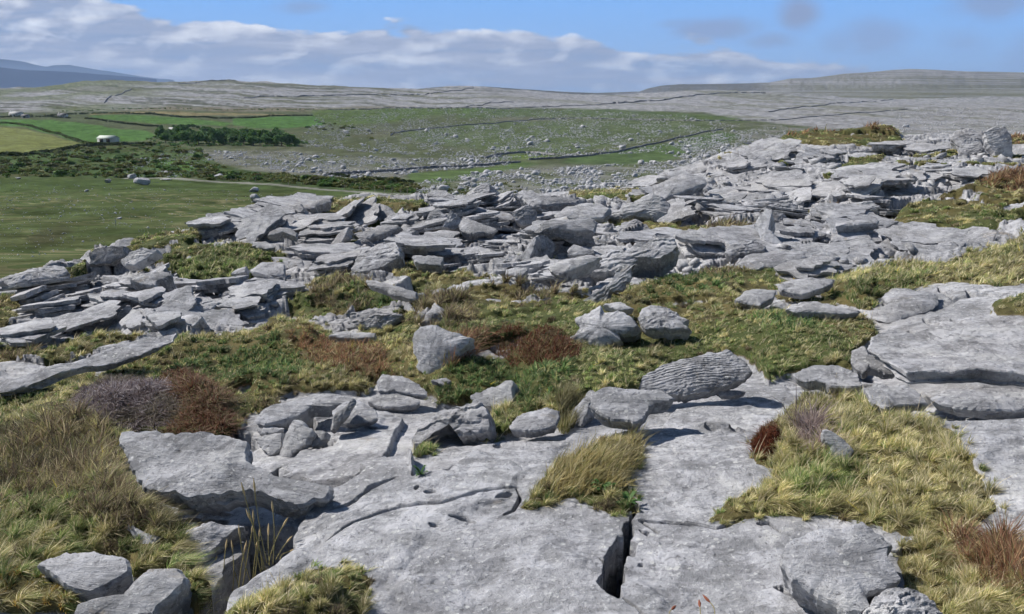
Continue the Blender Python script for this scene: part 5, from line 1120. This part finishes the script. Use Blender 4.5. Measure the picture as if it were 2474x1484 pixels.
wall('short stone wall at the foot of the rounded pavement hill', [1120,262, 1140,256, 1165,256, 1187,249, 1240,247], 1.7, 1.3)
wall('stone wall between the green slope and the grey pavement', [791,265, 900,264, 1040,263, 1180,264, 1277,262, 1320,259, 1367,257, 1440,254, 1500,251], 1.6, 1.2)
wall('stone wall over the brow of the northern pavement', [1480,252, 1583,244, 1640,238, 1681,231, 1763,224, 1849,226], 2.0, 1.4)
wall('stone wall crossing the pavement above the brown knoll', [1856,270, 1920,262, 1979,257, 2007,251, 2080,247, 2170,243], 1.8, 1.3)
wall('low stone wall just above the brown knoll', [1583,290, 1700,292, 1871,292, 1960,284, 2051,276, 2195,265], 1.2, 1.0)
wall('dark mossy wall across the upper boulder pasture', [943,330, 950,324, 990,317, 1043,311, 1110,305, 1180,300, 1259,292, 1320,288, 1389,286, 1500,288, 1682,292], 1.3, 1.2, M_WALL)
wall('stone wall along the lower boulder slope', [791,425, 860,420, 930,415, 993,410, 1060,406, 1130,403, 1200,397, 1256,392], 1.3, 1.0)
wall('long wall rising right across the green slope', [1277,387, 1350,384, 1432,376, 1490,366, 1547,355, 1600,343, 1640,335, 1682,325, 1715,317, 1745,312], 1.3, 1.1)
wall('ring of wall round a small bright green enclosure', [1173,384, 1190,379, 1215,375, 1241,373, 1281,370, 1310,373, 1340,376], 1.3, 1.2)
# fence by the road: each post a thing
m_post = newmat('fence_post'); m_post[2].inputs['Base Color'].default_value = (.26, .22, .17, 1)
for k, (px, py) in enumerate([(450,432), (524,437), (570,440), (618,443), (697,449), (833,459), (869,462), (905,464), (929,466), (947,467), (967,468), (984,469), (1006,470)]):
    p = vpos(px, py-1.5); v, q = tube([(0, 0, -.3), (0, 0, .7), (.01, 0, 1.5)], [.10, .09, .08], 6)
    o = link('fence_post', mesh_np('fence_post', v, quads=q), m_post[0], loc=p); tag(o, 'weathered wooden post of the roadside fence', 'fence post', 'posts of the roadside fence')
p = vpos(279.0, 573.0) if False else vpos(280, 548); v, q = tube([(0, 0, -.1), (0, 0, .6), (.02, 0, 1.2)], [.05, .05, .04], 6)
tag(link('fence_post', mesh_np('fence_post', v, quads=q), M_PALE, loc=p), 'lone pale post standing in the steep green pasture', 'fence post')
# ------------------------------------------------------------------ boulders in the valley
def ico(sub=2):
    import bmesh
    bm = bmesh.new(); bmesh.ops.create_icosphere(bm, subdivisions=sub, radius=1); v = np.array([x.co[:] for x in bm.verts]); f = np.array([[y.index for y in x.verts] for x in bm.faces]); bm.free(); return v, f
IV, IF = ico(2); IV3, IF3 = ico(4); IV1, IF1 = ico(1)
def lump(V, seed, amp=.35, cuts=6):
    r = np.random.default_rng(seed); V = V*(1+amp*fbm(V[:, 0]*1.3, V[:, 1]*1.3, V[:, 2]*1.3+seed*3, o=4, s=seed, g=.55))[:, None]
    for k in range(cuts):
        n = r.normal(size=3); n /= np.linalg.norm(n); d = r.uniform(.55, .8); h = V@n - d; V = V - np.outer(np.maximum(h, 0)*.9, n)
    return V
def erratic(label, px, py, wpx, hpx, seed, mat=None, dz=.3):
    p = vpos(px, py); s = wpx/F*p[1]/2; hz = hpx/F*p[1]/2
    V = lump(IV3, seed, .25, 7)*np.array([s, s*.8, hz]); V[:, 2] += hz*(1-dz)
    me = mesh_np('boulder', V, tris=IF3, smooth=True); me.set_sharp_from_angle(angle=math.radians(35))
    tag(link('boulder', me, mat or M_PALE, loc=p), label, 'boulder')
erratic('biggest pale boulder on the near green pasture', 345,450, 38, 24, 3)
erratic('smaller pale boulder just behind the biggest pasture boulder', 317,432, 24, 15, 4)
erratic('mossy dark boulder alone at the top left of the pasture', 262,443, 18, 12, 5, M_DARK)
erratic('pale boulder above its twin in the middle of the pasture', 614,463, 24, 14, 6)
erratic('upright boulder with dark right side below its twin in the pasture', 617,491, 27, 24, 8, M_ROCK)
erratic('pale boulder at the roadside right of the scrub', 530,431, 22, 13, 9)
erratic('long flat stone lying at the roadside', 400,437, 28, 5, 10)
erratic('white stone at the field edge on the far left', 45,433, 14, 5, 12)
BM = [mesh_np('boulder', lump(IV, s, .3, 6)*np.array([1, .85, .7]), tris=IF, smooth=False) for s in range(20, 30)]
for b_ in BM: b_.materials.append(M_PALE)
BZ = [([480,365, 760,370, 1000,385, 1240,380, 1240,398, 1000,418, 930,440, 800,428, 640,412, 500,388], 1.0),
      ([1000,445, 1060,432, 1250,408, 1480,398, 1640,388, 1700,380, 1600,440, 1550,455, 1250,468, 1000,478], 1.7),
      ([760,275, 1000,262, 1300,262, 1640,280, 1800,300, 1700,330, 1560,370, 1200,385, 900,370, 700,350, 760,300], 3.0),
      ([1560,360, 1750,320, 1900,300, 1900,345, 1700,400], .8), ([2150,262, 2473,262, 2473,335, 2180,325], .5),
      ([350,375, 480,362, 520,400, 420,430, 300,425], .12), ([-20,440, 1000,480, 860,470, 500,540, 0,640], .28), ([300,235, 1000,235, 1700,240, 2300,250, 1700,262, 300,262], .28)]
cand = []
for z, wgt in BZ:
    z = np.asarray(z, float).reshape(-1, 2); k = int(8000*wgt)
    p = RNG.uniform(z.min(0), z.max(0), (k*4, 2)); p = p[inpoly(p[:, 0], p[:, 1], z) > 0][:k]
    cl = fbm(p[:, 0]/34, p[:, 1]/11, o=3, s=71); keep = RNG.random(len(p)) < np.clip(.55+1.6*cl, .06, 1)
    p = p[keep]; near_ = (p[:, 1]-262)/210.
    sz = np.exp(RNG.normal(.03, .45, len(p)))*(1.4+2.1*np.clip(near_, 0, 1)); 
    if wgt == .28: sz = sz*.55
    cand.append(np.column_stack([p, sz]))
cand = np.vstack(cand); cand = cand[cand[:, 2].argsort()[::-1]]
PB = vpos(cand[:, 0], cand[:, 1])
NI = 285
for i in range(NI):
    o = bpy.data.objects.new('boulder', BM[i % 10]); C.objects.link(o); s = cand[i, 2]/F*PB[i, 1]*.85
    o.location = PB[i] + [0, 0, s*.25]; o.rotation_euler = (RNG.normal(0, .2), RNG.normal(0, .2), RNG.uniform(0, 6.28)); o.scale = (s, s*RNG.uniform(.7, 1), s*RNG.uniform(.6, 1))
    tag(o, 'pale limestone boulder strewn over the valley pastures', 'boulder', 'boulders strewn over the valley pastures')
VV, TT = [], []; bases = [lump(IV1, s, .3, 5)*np.array([1, .85, .62]) for s in range(40, 52)]
for i in range(NI, len(cand)):
    s = cand[i, 2]/F*PB[i, 1]*.6; a = RNG.uniform(0, 6.28); V = bases[i % 12]*s; ca_, sa_ = math.cos(a), math.sin(a)
    V = np.column_stack([V[:, 0]*ca_-V[:, 1]*sa_, V[:, 0]*sa_+V[:, 1]*ca_, V[:, 2]+s*.15]); VV.append(V+PB[i]); TT.append(IF1+(i-NI)*len(IV1))
tag(link('rubble', mesh_np('rubble', np.vstack(VV), tris=np.vstack(TT)), M_PALE), kind='stuff')
print('valley stones', len(cand))
# ------------------------------------------------------------------ trees, bushes, hedges
def leaf_cloud(cent, rad, n, leaf, cols, rng, lobes=7):
    """leaf clumps spread through a lobed crown volume"""
    L = rng.normal(size=(lobes, 3)); L /= np.linalg.norm(L, axis=1)[:, None]; L = L*rng.uniform(.3, .62, (lobes, 1)); L[:, 2] = np.abs(L[:, 2])*.8-.12
    k = rng.integers(0, lobes, n); d = rng.normal(size=(n, 3)); d /= np.linalg.norm(d, axis=1)[:, None]; rr_ = rng.uniform(.25, 1, n)**.45*rng.uniform(.38, .5, lobes)[k]
    c = (L[k] + d*rr_[:, None])*np.array(rad) + np.array(cent)
    u = rng.normal(size=(n, 3)); u /= np.linalg.norm(u, axis=1)[:, None]; w = np.cross(u, rng.normal(size=(n, 3))); w /= np.linalg.norm(w, axis=1)[:, None]
    s = leaf*rng.uniform(.6, 1.4, n)[:, None]
    V = np.stack([c-u*s-w*s*.6, c+u*s-w*s*.4, c+w*s], 1).reshape(-1, 3)
    T = np.arange(3*n).reshape(-1, 3); C0 = np.array(cols)[rng.integers(0, len(cols), n)]*rng.uniform(.7, 1.3, (n, 1)); tone = rng.uniform(.75, 1.25, lobes)[k][:, None]
    return V, T, np.repeat(C0*tone, 3, 0)
m_bark = newmat('bark'); m_bark[2].inputs['Base Color'].default_value = (.09, .07, .05, 1)
GRN = [(.10, .20, .06), (.13, .24, .075), (.085, .16, .05), (.17, .26, .09)]
TM = []
for s in range(5):
    r = np.random.default_rng(60+s); V, T, c = leaf_cloud((0, 0, 3.6), (4.4, 4.2, 4.2), 1700, .42, GRN, r, 9)
    v, q = tube([(0, 0, -.5), (.1, 0, 1.5), (-.1, .1, 3.2), (.05, 0, 5.2)], [.28, .22, .17, .07], 7)
    br = [(v, q)]
    for j in range(4):
        a = r.uniform(0, 6.28); br.append(tube([(0, 0, 2.2+.4*j), (math.cos(a)*1.1, math.sin(a)*1.1, 3.5+.4*j), (math.cos(a)*2.1, math.sin(a)*2.1, 4.8+.4*j)], [.11, .08, .03], 5))
    of = 0; vs, qs = [], []
    for a, b_ in br: vs.append(a); qs.append(b_+of); of += len(a)
    cm = mesh_np('crown', V, tris=T, col=c); cm.materials.append(M_LEAF); tmesh = mesh_np('trunk', np.vstack(vs), quads=np.vstack(qs), smooth=True); tmesh.materials.append(m_bark[0]); TM.append((cm, tmesh))
def tree(px, py, sc, label, group, k):
    e = bpy.data.objects.new('tree', None); C.objects.link(e); e.location = vpos(px, py); e.scale = (sc*RNG.uniform(.85, 1.2), sc, sc*RNG.uniform(.8, 1.15)); e.rotation_euler = (0, 0, RNG.uniform(0, 6.28)); tag(e, label, 'tree', group)
    for nm, me in (('crown', TM[k % 5][0]), ('trunk', TM[k % 5][1])):
        o = bpy.data.objects.new(nm, me); C.objects.link(o); o.parent = e
spots = [(390,337), (400,345), (412,340), (425,348), (430,336), (442,344), (455,350), (462,338), (475,346), (480,353), (492,340), (498,350), (508,344), (515,352), (520,336), (530,345), (540,352), (545,338), (555,346), (563,352), (570,340), (580,348), (590,353), (596,341), (605,348), (612,354), (620,343), (628,351), (638,346), (645,353), (655,348), (664,352), (672,346), (680,353), (690,349), (700,353), (712,352), (418,328), (440,326), (500,329), (530,328), (560,332), (585,333), (610,335), (640,338)]
for i, (px, py) in enumerate(spots): tree(px, py, RNG.uniform(.75, 1.45), 'round-crowned green tree of the valley wood', 'trees of the valley wood', i)
for i, (px, py) in enumerate([(420,313), (432,312), (444,312), (456,311), (466,311), (478,312)]): tree(px, py, .55, 'low tree in the row behind the grey roof', 'trees behind the grey roof', i)
tree(390, 314, .55, 'small round tree left of the row behind the grey roof', None, 2)
BU = []
BCOL = [[(.10, .18, .05), (.075, .14, .04), (.14, .22, .065)], [(.19, .22, .07), (.15, .18, .06), (.24, .24, .09)], [(.14, .14, .06), (.18, .17, .08), (.13, .16, .05)]]
for s in range(6):
    r = np.random.default_rng(80+s); V, T, c = leaf_cloud((0, 0, .7), (2.0, 1.8, 1.5), 420, .30, BCOL[s % 3], r, 5); V[:, 2] = np.maximum(V[:, 2], -.3)
    bm_ = mesh_np('bush', V, tris=T, col=c); bm_.materials.append(M_LEAF); BU.append(bm_)
BUZ = [([0,378, 130,370, 200,350, 380,352, 480,362, 500,385, 470,428, 300,430, 0,430], 160), ([0,290, 130,330, 240,345, 390,345, 380,352, 190,352, 60,372, 0,300], 0), ([480,415, 760,430, 1000,445, 1010,466, 800,452, 500,434], 60), ([740,290, 850,300, 960,325, 940,345, 800,330, 740,310], 22)]
nb_ = 0
def bush(px, py, sc, label=None, group=None):
    global nb_
    e = bpy.data.objects.new('bush', BU[nb_ % 6]); C.objects.link(e); nb_ += 1; e.location = vpos(px, py); e.scale = (sc*1.4, sc, sc*RNG.uniform(.6, 1.0)); e.rotation_euler = (0, 0, RNG.uniform(-.5, .5))
    tag(e, label or 'low windswept bush in the scrub below the fields', 'bush', group or 'bushes of the scrub below the fields')
for z, k in BUZ:
    z = np.asarray(z, float).reshape(-1, 2); p = RNG.uniform(z.min(0), z.max(0), (k*3+3, 2)); p = p[inpoly(p[:, 0], p[:, 1], z) > 0][:k]
    for px, py in p: bush(px, py, RNG.uniform(.6, 1.35))
def brush(name, n, zones, size, cols, kind='stuff', label=None, cat=None):
    VV, TT, CC = [], [], []; of = 0
    for line, k, sc in zones:
        L = densify(line, 1.0); ii = RNG.integers(0, len(L), k); p = L[ii] + RNG.normal(0, 1, (k, 2))*np.array([1.5, .35])
        P = vpos(p[:, 0], p[:, 1])
        for j in range(k):
            V, T, c = leaf_cloud((0, 0, .45*sc), (1.1*sc, 1.0*sc, .9*sc), 46, .22*sc, cols, RNG, 3); VV.append(V+P[j]); TT.append(T+of); CC.append(c); of += len(V)
    V = np.vstack(VV); org = V.mean(0); o = link(name, mesh_np(name, V-org, tris=np.vstack(TT), col=np.vstack(CC)), M_LEAF, loc=org); tag(o, label, cat, None, kind if kind == 'stuff' else None); return o
HC = [(.05, .075, .027), (.07, .10, .033), (.04, .055, .022)]
brush('hedge', 0, [([110,279, 180,277, 250,274, 300,274, 370,278, 440,283, 500,285, 560,288], 260, 2.0)], 1, HC, None, 'long dark hedge along the tawny strip under the western hill', 'hedge')
brush('hedge', 0, [([560,286, 600,284, 660,281, 720,280, 752,280], 110, 1.9)], 1, HC, None, 'dark hedge at the top of the right-hand green field', 'hedge')
brush('hedge', 0, [([205,289, 240,293, 300,300, 345,305, 370,308, 385,309], 110, 1.8)], 1, HC, None, 'hedge between the two long green fields', 'hedge')
brush('hedge', 0, [([0,299, 40,302, 70,307, 110,317, 150,329, 195,345, 225,350], 150, 1.9)], 1, BCOL[0]+BCOL[2], None, 'rough hedge between the yellow field and the green field', 'hedge')
brush('hedge', 0, [([0,377, 60,378, 100,372, 140,366, 190,356, 240,352, 300,350, 380,352], 190, 1.9)], 1, HC, None, 'hedge and scrub along the foot of the yellow field', 'hedge')
brush('hedge', 0, [([790,424, 850,430, 900,434, 960,440, 1000,444], 80, 1.0)], 1, HC, None, 'scrubby hedge above the road near the crest', 'hedge')
brush('hedge', 0, [([0,287, 30,286, 80,284, 140,286, 180,287], 70, 1.8)], 1, HC, None, 'hedge in front of the two far farmhouses', 'hedge')
brush('hedge', 0, [([130,270, 200,268, 300,263, 420,262, 520,266, 700,268, 770,266], 110, 1.6)], 1, BCOL[0], None, 'broken line of thorn bushes at the foot of the western hill', 'hedge')
# undergrowth that nobody could count
def under(zone, n, sc, cols):
    z = np.asarray(zone, float).reshape(-1, 2); p = RNG.uniform(z.min(0), z.max(0), (n*3, 2)); p = p[inpoly(p[:, 0], p[:, 1], z) > 0][:n]
    P = vpos(p[:, 0], p[:, 1]); VV, TT, CC = [], [], []; of = 0
    for j in range(len(P)):
        s = sc*RNG.uniform(.6, 1.5); V, T, c = leaf_cloud((0, 0, .3*s), (1.6*s, 1.2*s, .7*s), 40, .25*s, cols[RNG.integers(len(cols))], RNG, 3); VV.append(V+P[j]); TT.append(T+of); CC.append(c); of += len(V)
    return np.vstack(VV), np.vstack(TT), np.vstack(CC)
U = [under([0,378, 130,370, 200,350, 380,352, 480,362, 540,400, 560,436, 340,430, 0,430], 520, 1.0, BCOL), under([500,418, 760,430, 1000,447, 1010,466, 800,452, 520,434], 420, .8, BCOL), under([350,330, 700,335, 760,345, 720,356, 380,356], 160, 1.6, [GRN]), under([1000,455, 1250,440, 1260,470, 1000,474], 60, .7, BCOL)]
of = 0; VV, TT, CC = [], [], []
for V, T, c in U: VV.append(V); TT.append(T+of); CC.append(c); of += len(V)
tag(link('undergrowth', mesh_np('undergrowth', np.vstack(VV), tris=np.vstack(TT), col=np.vstack(CC)), M_LEAF), kind='stuff')
# ------------------------------------------------------------------ farm buildings
def flat(name, c, r=.7):
    m, nt, b = newmat(name); b.inputs['Roughness'].default_value = r
    n = noise(nt, worldvec(nt), 1.2, 5, .6); nt.links.new(ramp(nt, n, [(.3, tuple(v*.8 for v in c)), (.7, tuple(min(1, v*1.1) for v in c))]), b.inputs['Base Color']); return m
M_WHITE = flat('whitewash', (.72, .72, .70)); M_TIN = flat('tin_roof', (.52, .56, .50)); M_SLATE = flat('slate_roof', (.13, .13, .14)); M_GRYR = flat('grey_sheet_roof', (.40, .40, .40)); M_OPEN = flat('dark_opening', (.02, .02, .02)); M_CONC = flat('concrete', (.38, .37, .35))
def boxmesh(name, x0, x1, y0, y1, z0, z1):
    v = [(x, y, z) for x in (x0, x1) for y in (y0, y1) for z in (z0, z1)]
    return mesh_np(name, v, quads=[[0, 1, 3, 2], [4, 6, 7, 5], [0, 4, 5, 1], [2, 3, 7, 6], [0, 2, 6, 4], [1, 5, 7, 3]])
def shed(name, label, px, py, L, Wd, hw, hr, roof, wallm, rot, openings=(), chimney=False):
    e = bpy.data.objects.new(name, None); C.objects.link(e); e.location = vpos(px, py); e.rotation_euler = (0, 0, rot); tag(e, label, 'farm building' if name == 'barn' else 'house')
    l, w = L/2, Wd/2
    v = [(-l, -w, -1), (l, -w, -1), (l, w, -1), (-l, w, -1), (-l, -w, hw), (l, -w, hw), (l, w, hw), (-l, w, hw), (-l, 0, hw+hr), (l, 0, hw+hr)]
    me = mesh_np('wall', v, quads=[[0, 1, 5, 4], [2, 3, 7, 6], [1, 2, 6, 5], [3, 0, 4, 7]], tris=[[5, 6, 9], [7, 4, 8]]); link('wall', me, wallm, e)
    o_ = .4; t = .18
    v = []
    for x in (-l-o_, l+o_):
        for dz in (0, t): v += [(x, -w-o_, hw-.1+dz-hr*o_/w), (x, 0, hw+hr+.05+dz), (x, w+o_, hw-.1+dz-hr*o_/w)]
    me = mesh_np('roof', v, quads=[[3, 9, 10, 4], [4, 10, 11, 5], [0, 1, 7, 6], [1, 2, 8, 7], [0, 6, 9, 3], [2, 5, 11, 8], [0, 3, 4, 1], [1, 4, 5, 2], [6, 7, 10, 9], [7, 8, 11, 10]]); r = link('roof', me, roof, e)
    if chimney: link('chimney', boxmesh('chimney', -l+.3, -l+1.1, -.4, .4, hw+hr-.3, hw+hr+1.1), wallm, r)
    for nm, x0, x1, z0, z1 in openings: link(nm, boxmesh(nm, x0, x1, -w-.06, -w+.1, z0, z1), M_OPEN, e)
    return e
shed('barn', 'long barn with a pale green sheet roof at the corner of the green field', 262,342, 13.0, 6.5, 2.6, 1.5, M_TIN, M_WHITE, -.28, [('door', -4.5, -1.5, -.5, 2.2), ('door', 1.0, 4.0, -.5, 2.2)])
shed('barn', 'low grey-roofed shed half hidden by the wood', 432,321, 15, 7, 2.2, 1.3, M_GRYR, M_CONC, -.1, [('door', -5, -2, -.5, 1.9)])
shed('farmhouse', 'white farmhouse with a grey roof at the far left edge', 40,284, 14, 7, 3.0, 2.2, M_GRYR, M_WHITE, -.1, [('window', -5, -3.8, 1, 2.2), ('door', -1, 0, -.2, 2), ('window', 2.5, 3.7, 1, 2.2)], True)
shed('barn', 'dark shed beside the white farmhouse', 62,286, 7, 5, 2.4, 1.4, M_SLATE, M_CONC, .1, [('door', -1.5, 1.0, -.5, 2)])
shed('farmhouse', 'small slate-roofed cottage right of the white farmhouse', 152,285, 10, 6, 2.8, 2.0, M_SLATE, M_WHITE, -.05, [('window', -3.5, -2.5, 1, 2.1), ('door', -.5, .5, -.2, 2), ('window', 2, 3, 1, 2.1)], True)
# ------------------------------------------------------------------ light, sky, air, camera
SUN = np.array([-.67, .33, .72]); SUN /= np.linalg.norm(SUN)
el = math.asin(SUN[2]); azs = math.atan2(SUN[0], SUN[1])
ld = bpy.data.lights.new('sun', 'SUN'); ld.energy = 4.7; ld.angle = math.radians(.5); ld.color = (1, .955, .89)
lo = bpy.data.objects.new('sun', ld); C.objects.link(lo)
from mathutils import Vector
lo.rotation_euler = Vector(tuple(SUN)).to_track_quat('Z', 'Y').to_euler(); lo.location = tuple(SUN*50)
w = bpy.data.worlds.new('World'); bpy.context.scene.world = w; w.use_nodes = True; nt = w.node_tree
bg = nt.nodes['Background']; bg.inputs['Strength'].default_value = .10
sky = N(nt, 'ShaderNodeTexSky', sky_type='NISHITA'); sky.sun_disc = False; sky.sun_elevation = el; sky.sun_rotation = azs; sky.air_density = 1.0; sky.dust_density = .4; sky.ozone_density = 2.5
tc = N(nt, 'ShaderNodeTexCoord'); sx = N(nt, 'ShaderNodeSeparateXYZ'); nt.links.new(tc.outputs['Generated'], sx.inputs[0])
yy_ = math_(nt, 'MAXIMUM', sx.outputs[1], .05)
Xc = math_(nt, 'DIVIDE', sx.outputs[0], yy_); Zc = math_(nt, 'DIVIDE', sx.outputs[2], yy_)
# bearing Xc: -0.6 .. 0.6 across the picture, Zc: 0 at the horizon, 0.1 at the top
cv = N(nt, 'ShaderNodeCombineXYZ'); nt.links.new(Xc, cv.inputs[0]); nt.links.new(math_(nt, 'MULTIPLY', Zc, 2.7), cv.inputs[1])
def shift(v, dx, dy):
    m = N(nt, 'ShaderNodeVectorMath', operation='ADD'); nt.links.new(v, m.inputs[0]); m.inputs[1].default_value = (dx, dy, 0); return m.outputs[0]
def puffy(v):
    wv = N(nt, 'ShaderNodeTexNoise'); wv.inputs['Scale'].default_value = 14; wv.inputs['Detail'].default_value = 4; nt.links.new(v, wv.inputs['Vector'])
    ad = N(nt, 'ShaderNodeVectorMath', operation='MULTIPLY_ADD'); nt.links.new(wv.outputs['Color'], ad.inputs[0]); ad.inputs[1].default_value = (.06, .06, .06); nt.links.new(v, ad.inputs[2])
    vo = N(nt, 'ShaderNodeTexVoronoi', feature='SMOOTH_F1'); vo.inputs['Scale'].default_value = 11; vo.inputs['Smoothness'].default_value = .35; nt.links.new(ad.outputs[0], vo.inputs['Vector'])
    vo2 = N(nt, 'ShaderNodeTexVoronoi', feature='SMOOTH_F1'); vo2.inputs['Scale'].default_value = 27; vo2.inputs['Smoothness'].default_value = .4; nt.links.new(ad.outputs[0], vo2.inputs['Vector'])
    b = math_(nt, 'SUBTRACT', .80, math_(nt, 'MULTIPLY', vo.outputs['Distance'], .55)); b = math_(nt, 'SUBTRACT', b, math_(nt, 'MULTIPLY', vo2.outputs['Distance'], .22))
    return math_(nt, 'ADD', math_(nt, 'MULTIPLY', noise(nt, v, 9, 10, .56, .2), .6), math_(nt, 'MULTIPLY', b, .4))
nA = puffy(cv.outputs[0]); nA2 = puffy(shift(cv.outputs[0], -.012, .022))
nB = noise(nt, scaled(nt, cv.outputs[0], (.45, 1.5, 1)), 12, 7, .55, .4)
# top edge of the cloud bank against bearing
def zof(px, py): r = ray(px, py); return r[0]/r[1], r[2]/r[1]
fc = N(nt, 'ShaderNodeFloatCurve'); cu = fc.mapping.curves[0]
pts = [(-300, -60), (0, -40), (150, -30), (300, 10), (420, 35), (520, 38), (600, 58), (720, 80), (820, 75), (950, 45), (1050, 62), (1200, 78), (1320, 80), (1450, 90), (1600, 105), (1720, 102), (1850, 128), (1980, 145), (2150, 148), (2240, 165), (2330, 195), (2500, 220)]
def mapx(px): return (zof(px, 100)[0]+.8)/1.6
while len(cu.points) < len(pts): cu.points.new(.5, .5)
for p, (a, b_) in zip(cu.points, pts): p.location = (mapx(a), np.clip(zof(a, b_)[1]/.2, 0, 1)); p.handle_type = 'AUTO'
fc.mapping.update(); nt.links.new(math_(nt, 'DIVIDE', math_(nt, 'ADD', Xc, .8), 1.6), fc.inputs['Value'])
top = math_(nt, 'MULTIPLY', fc.outputs[0], .2)
edge = math_(nt, 'ADD', math_(nt, 'SUBTRACT', top, Zc), math_(nt, 'MULTIPLY', math_(nt, 'SUBTRACT', nA, .5), .085))
bank = N(nt, 'ShaderNodeMapRange', interpolation_type='SMOOTHSTEP'); nt.links.new(edge, bank.inputs['Value']); bank.inputs['From Min'].default_value = -.001; bank.inputs['From Max'].default_value = .006
gap = ramp(nt, nB, [(.30, (.25, .25, .25)), (.52, (1, 1, 1))])
low = N(nt, 'ShaderNodeMapRange', interpolation_type='SMOOTHSTEP'); nt.links.new(Zc, low.inputs['Value']); low.inputs['From Min'].default_value = .045; low.inputs['From Max'].default_value = .003; low.inputs['To Min'].default_value = 0; low.inputs['To Max'].default_value = .55
den = math_(nt, 'MULTIPLY', bank.outputs[0], math_(nt, 'SUBTRACT', 1.0, math_(nt, 'MULTIPLY', math_(nt, 'SUBTRACT', 1.0, gap), math_(nt, 'ADD', .25, low.outputs[0]))))
# scattered grey puffs to the right
def puff(px, py, rx, ry, amp=1.0):
    x0, z0 = zof(px, py); rx = rx/F; ry = ry/F
    a = math_(nt, 'DIVIDE', math_(nt, 'SUBTRACT', Xc, x0), rx); b2 = math_(nt, 'DIVIDE', math_(nt, 'SUBTRACT', Zc, z0), ry)
    d = math_(nt, 'SQRT', math_(nt, 'ADD', math_(nt, 'MULTIPLY', a, a), math_(nt, 'MULTIPLY', b2, b2)))
    d = math_(nt, 'ADD', d, math_(nt, 'MULTIPLY', math_(nt, 'SUBTRACT', nA, .5), -2.6))
    mr = N(nt, 'ShaderNodeMapRange', interpolation_type='SMOOTHSTEP'); nt.links.new(d, mr.inputs['Value']); mr.inputs['From Min'].default_value = 1.5; mr.inputs['From Max'].default_value = .2; mr.inputs['To Max'].default_value = amp; return mr.outputs[0]
pf = None
for a in [(1930, 35, 48, 42, .75), (1730, 70, 110, 24, .6), (1870, 98, 70, 20, .5), (2120, 92, 85, 40, .45), (2390, 15, 120, 32, .55), (2330, 100, 75, 32, .3), (2030, 100, 50, 26, .3), (735, 15, 70, 16, .45), (2480, 130, 60, 60, .25), (1640, 60, 60, 12, .35)]:
    q_ = puff(*a); pf = q_ if pf is None else math_(nt, 'MAXIMUM', pf, q_)
# lit tops
rim = N(nt, 'ShaderNodeMapRange', interpolation_type='SMOOTHSTEP'); nt.links.new(edge, rim.inputs['Value']); rim.inputs['From Min'].default_value = .022; rim.inputs['From Max'].default_value = .004
hl = math_(nt, 'MULTIPLY', math_(nt, 'SUBTRACT', nA, nA2), 6.5)
hl = math_(nt, 'MAXIMUM', math_(nt, 'ADD', hl, math_(nt, 'MULTIPLY', rim.outputs[0], .28)), 0.0)
hl = math_(nt, 'MINIMUM', hl, 1.0)
shade = ramp(nt, nB, [(.36, (2.3, 2.9, 4.3)), (.5, (3.1, 3.55, 4.8)), (.64, (4.3, 4.7, 5.8))])
cl = mixc(nt, hl, shade, (7.6, 7.8, 8.3))
skc = mixc(nt, 1.0, sky.outputs[0], (.62, .62, .62), 'MULTIPLY')
hz = N(nt, 'ShaderNodeMapRange'); nt.links.new(Zc, hz.inputs['Value']); hz.inputs['From Min'].default_value = 0; hz.inputs['From Max'].default_value = .11
blue = mixc(nt, hz.outputs[0], (2.9, 4.5, 7.0), (1.9, 4.1, 8.2))
up = N(nt, 'ShaderNodeMapRange'); nt.links.new(sx.outputs[2], up.inputs['Value']); up.inputs['From Min'].default_value = .15; up.inputs['From Max'].default_value = .5
skb = mixc(nt, up.outputs[0], blue, skc)
wxp = mixc(nt, math_(nt, 'MULTIPLY', den, .93), skb, cl)
wxp = mixc(nt, math_(nt, 'MINIMUM', math_(nt, 'MULTIPLY', pf, 1.25), .92), wxp, (2.3, 2.95, 4.7))
bk_ = N(nt, 'ShaderNodeMapRange'); nt.links.new(sx.outputs[1], bk_.inputs['Value']); bk_.inputs['From Min'].default_value = .1; bk_.inputs['From Max'].default_value = .35
fin = mixc(nt, bk_.outputs[0], skc, wxp)
nt.links.new(fin, bg.inputs['Color'])
# air
hm = bpy.data.materials.new('air'); hm.use_nodes = True; hn = hm.node_tree
for n_ in list(hn.nodes):
    if n_.type == 'BSDF_PRINCIPLED': hn.nodes.remove(n_)
pv = N(hn, 'ShaderNodeVolumePrincipled'); pv.inputs['Color'].default_value = (.50, .68, 1, 1); pv.inputs['Density'].default_value = 4.2e-5
pv.inputs['Anisotropy'].default_value = .1
hn.links.new(pv.outputs[0], hn.nodes['Material Output'].inputs['Volume'])
hb = link('haze', boxmesh('haze', -21000, 21000, -3500, 21500, -900, 560), hm); tag(hb, kind='stuff')
cam = bpy.data.cameras.new('camera'); co = bpy.data.objects.new('camera', cam); C.objects.link(co)
cam.sensor_width = 36; cam.lens = 36*F/W; cam.clip_start = .05; cam.clip_end = 90000
co.rotation_euler = (math.pi/2 - PITCH, 0, 0); bpy.context.scene.camera = co
s = bpy.context.scene; s.view_settings.view_transform = 'Standard'; s.view_settings.look = 'None'; s.view_settings.exposure = .27; s.view_settings.gamma = 1
s.cycles.max_bounces = 4; s.cycles.diffuse_bounces = 2; s.cycles.volume_bounces = 0; s.cycles.transmission_bounces = 2; s.cycles.use_denoising = True; s.cycles.use_adaptive_sampling = True; s.cycles.adaptive_threshold = .035; s.cycles.adaptive_min_samples = 12
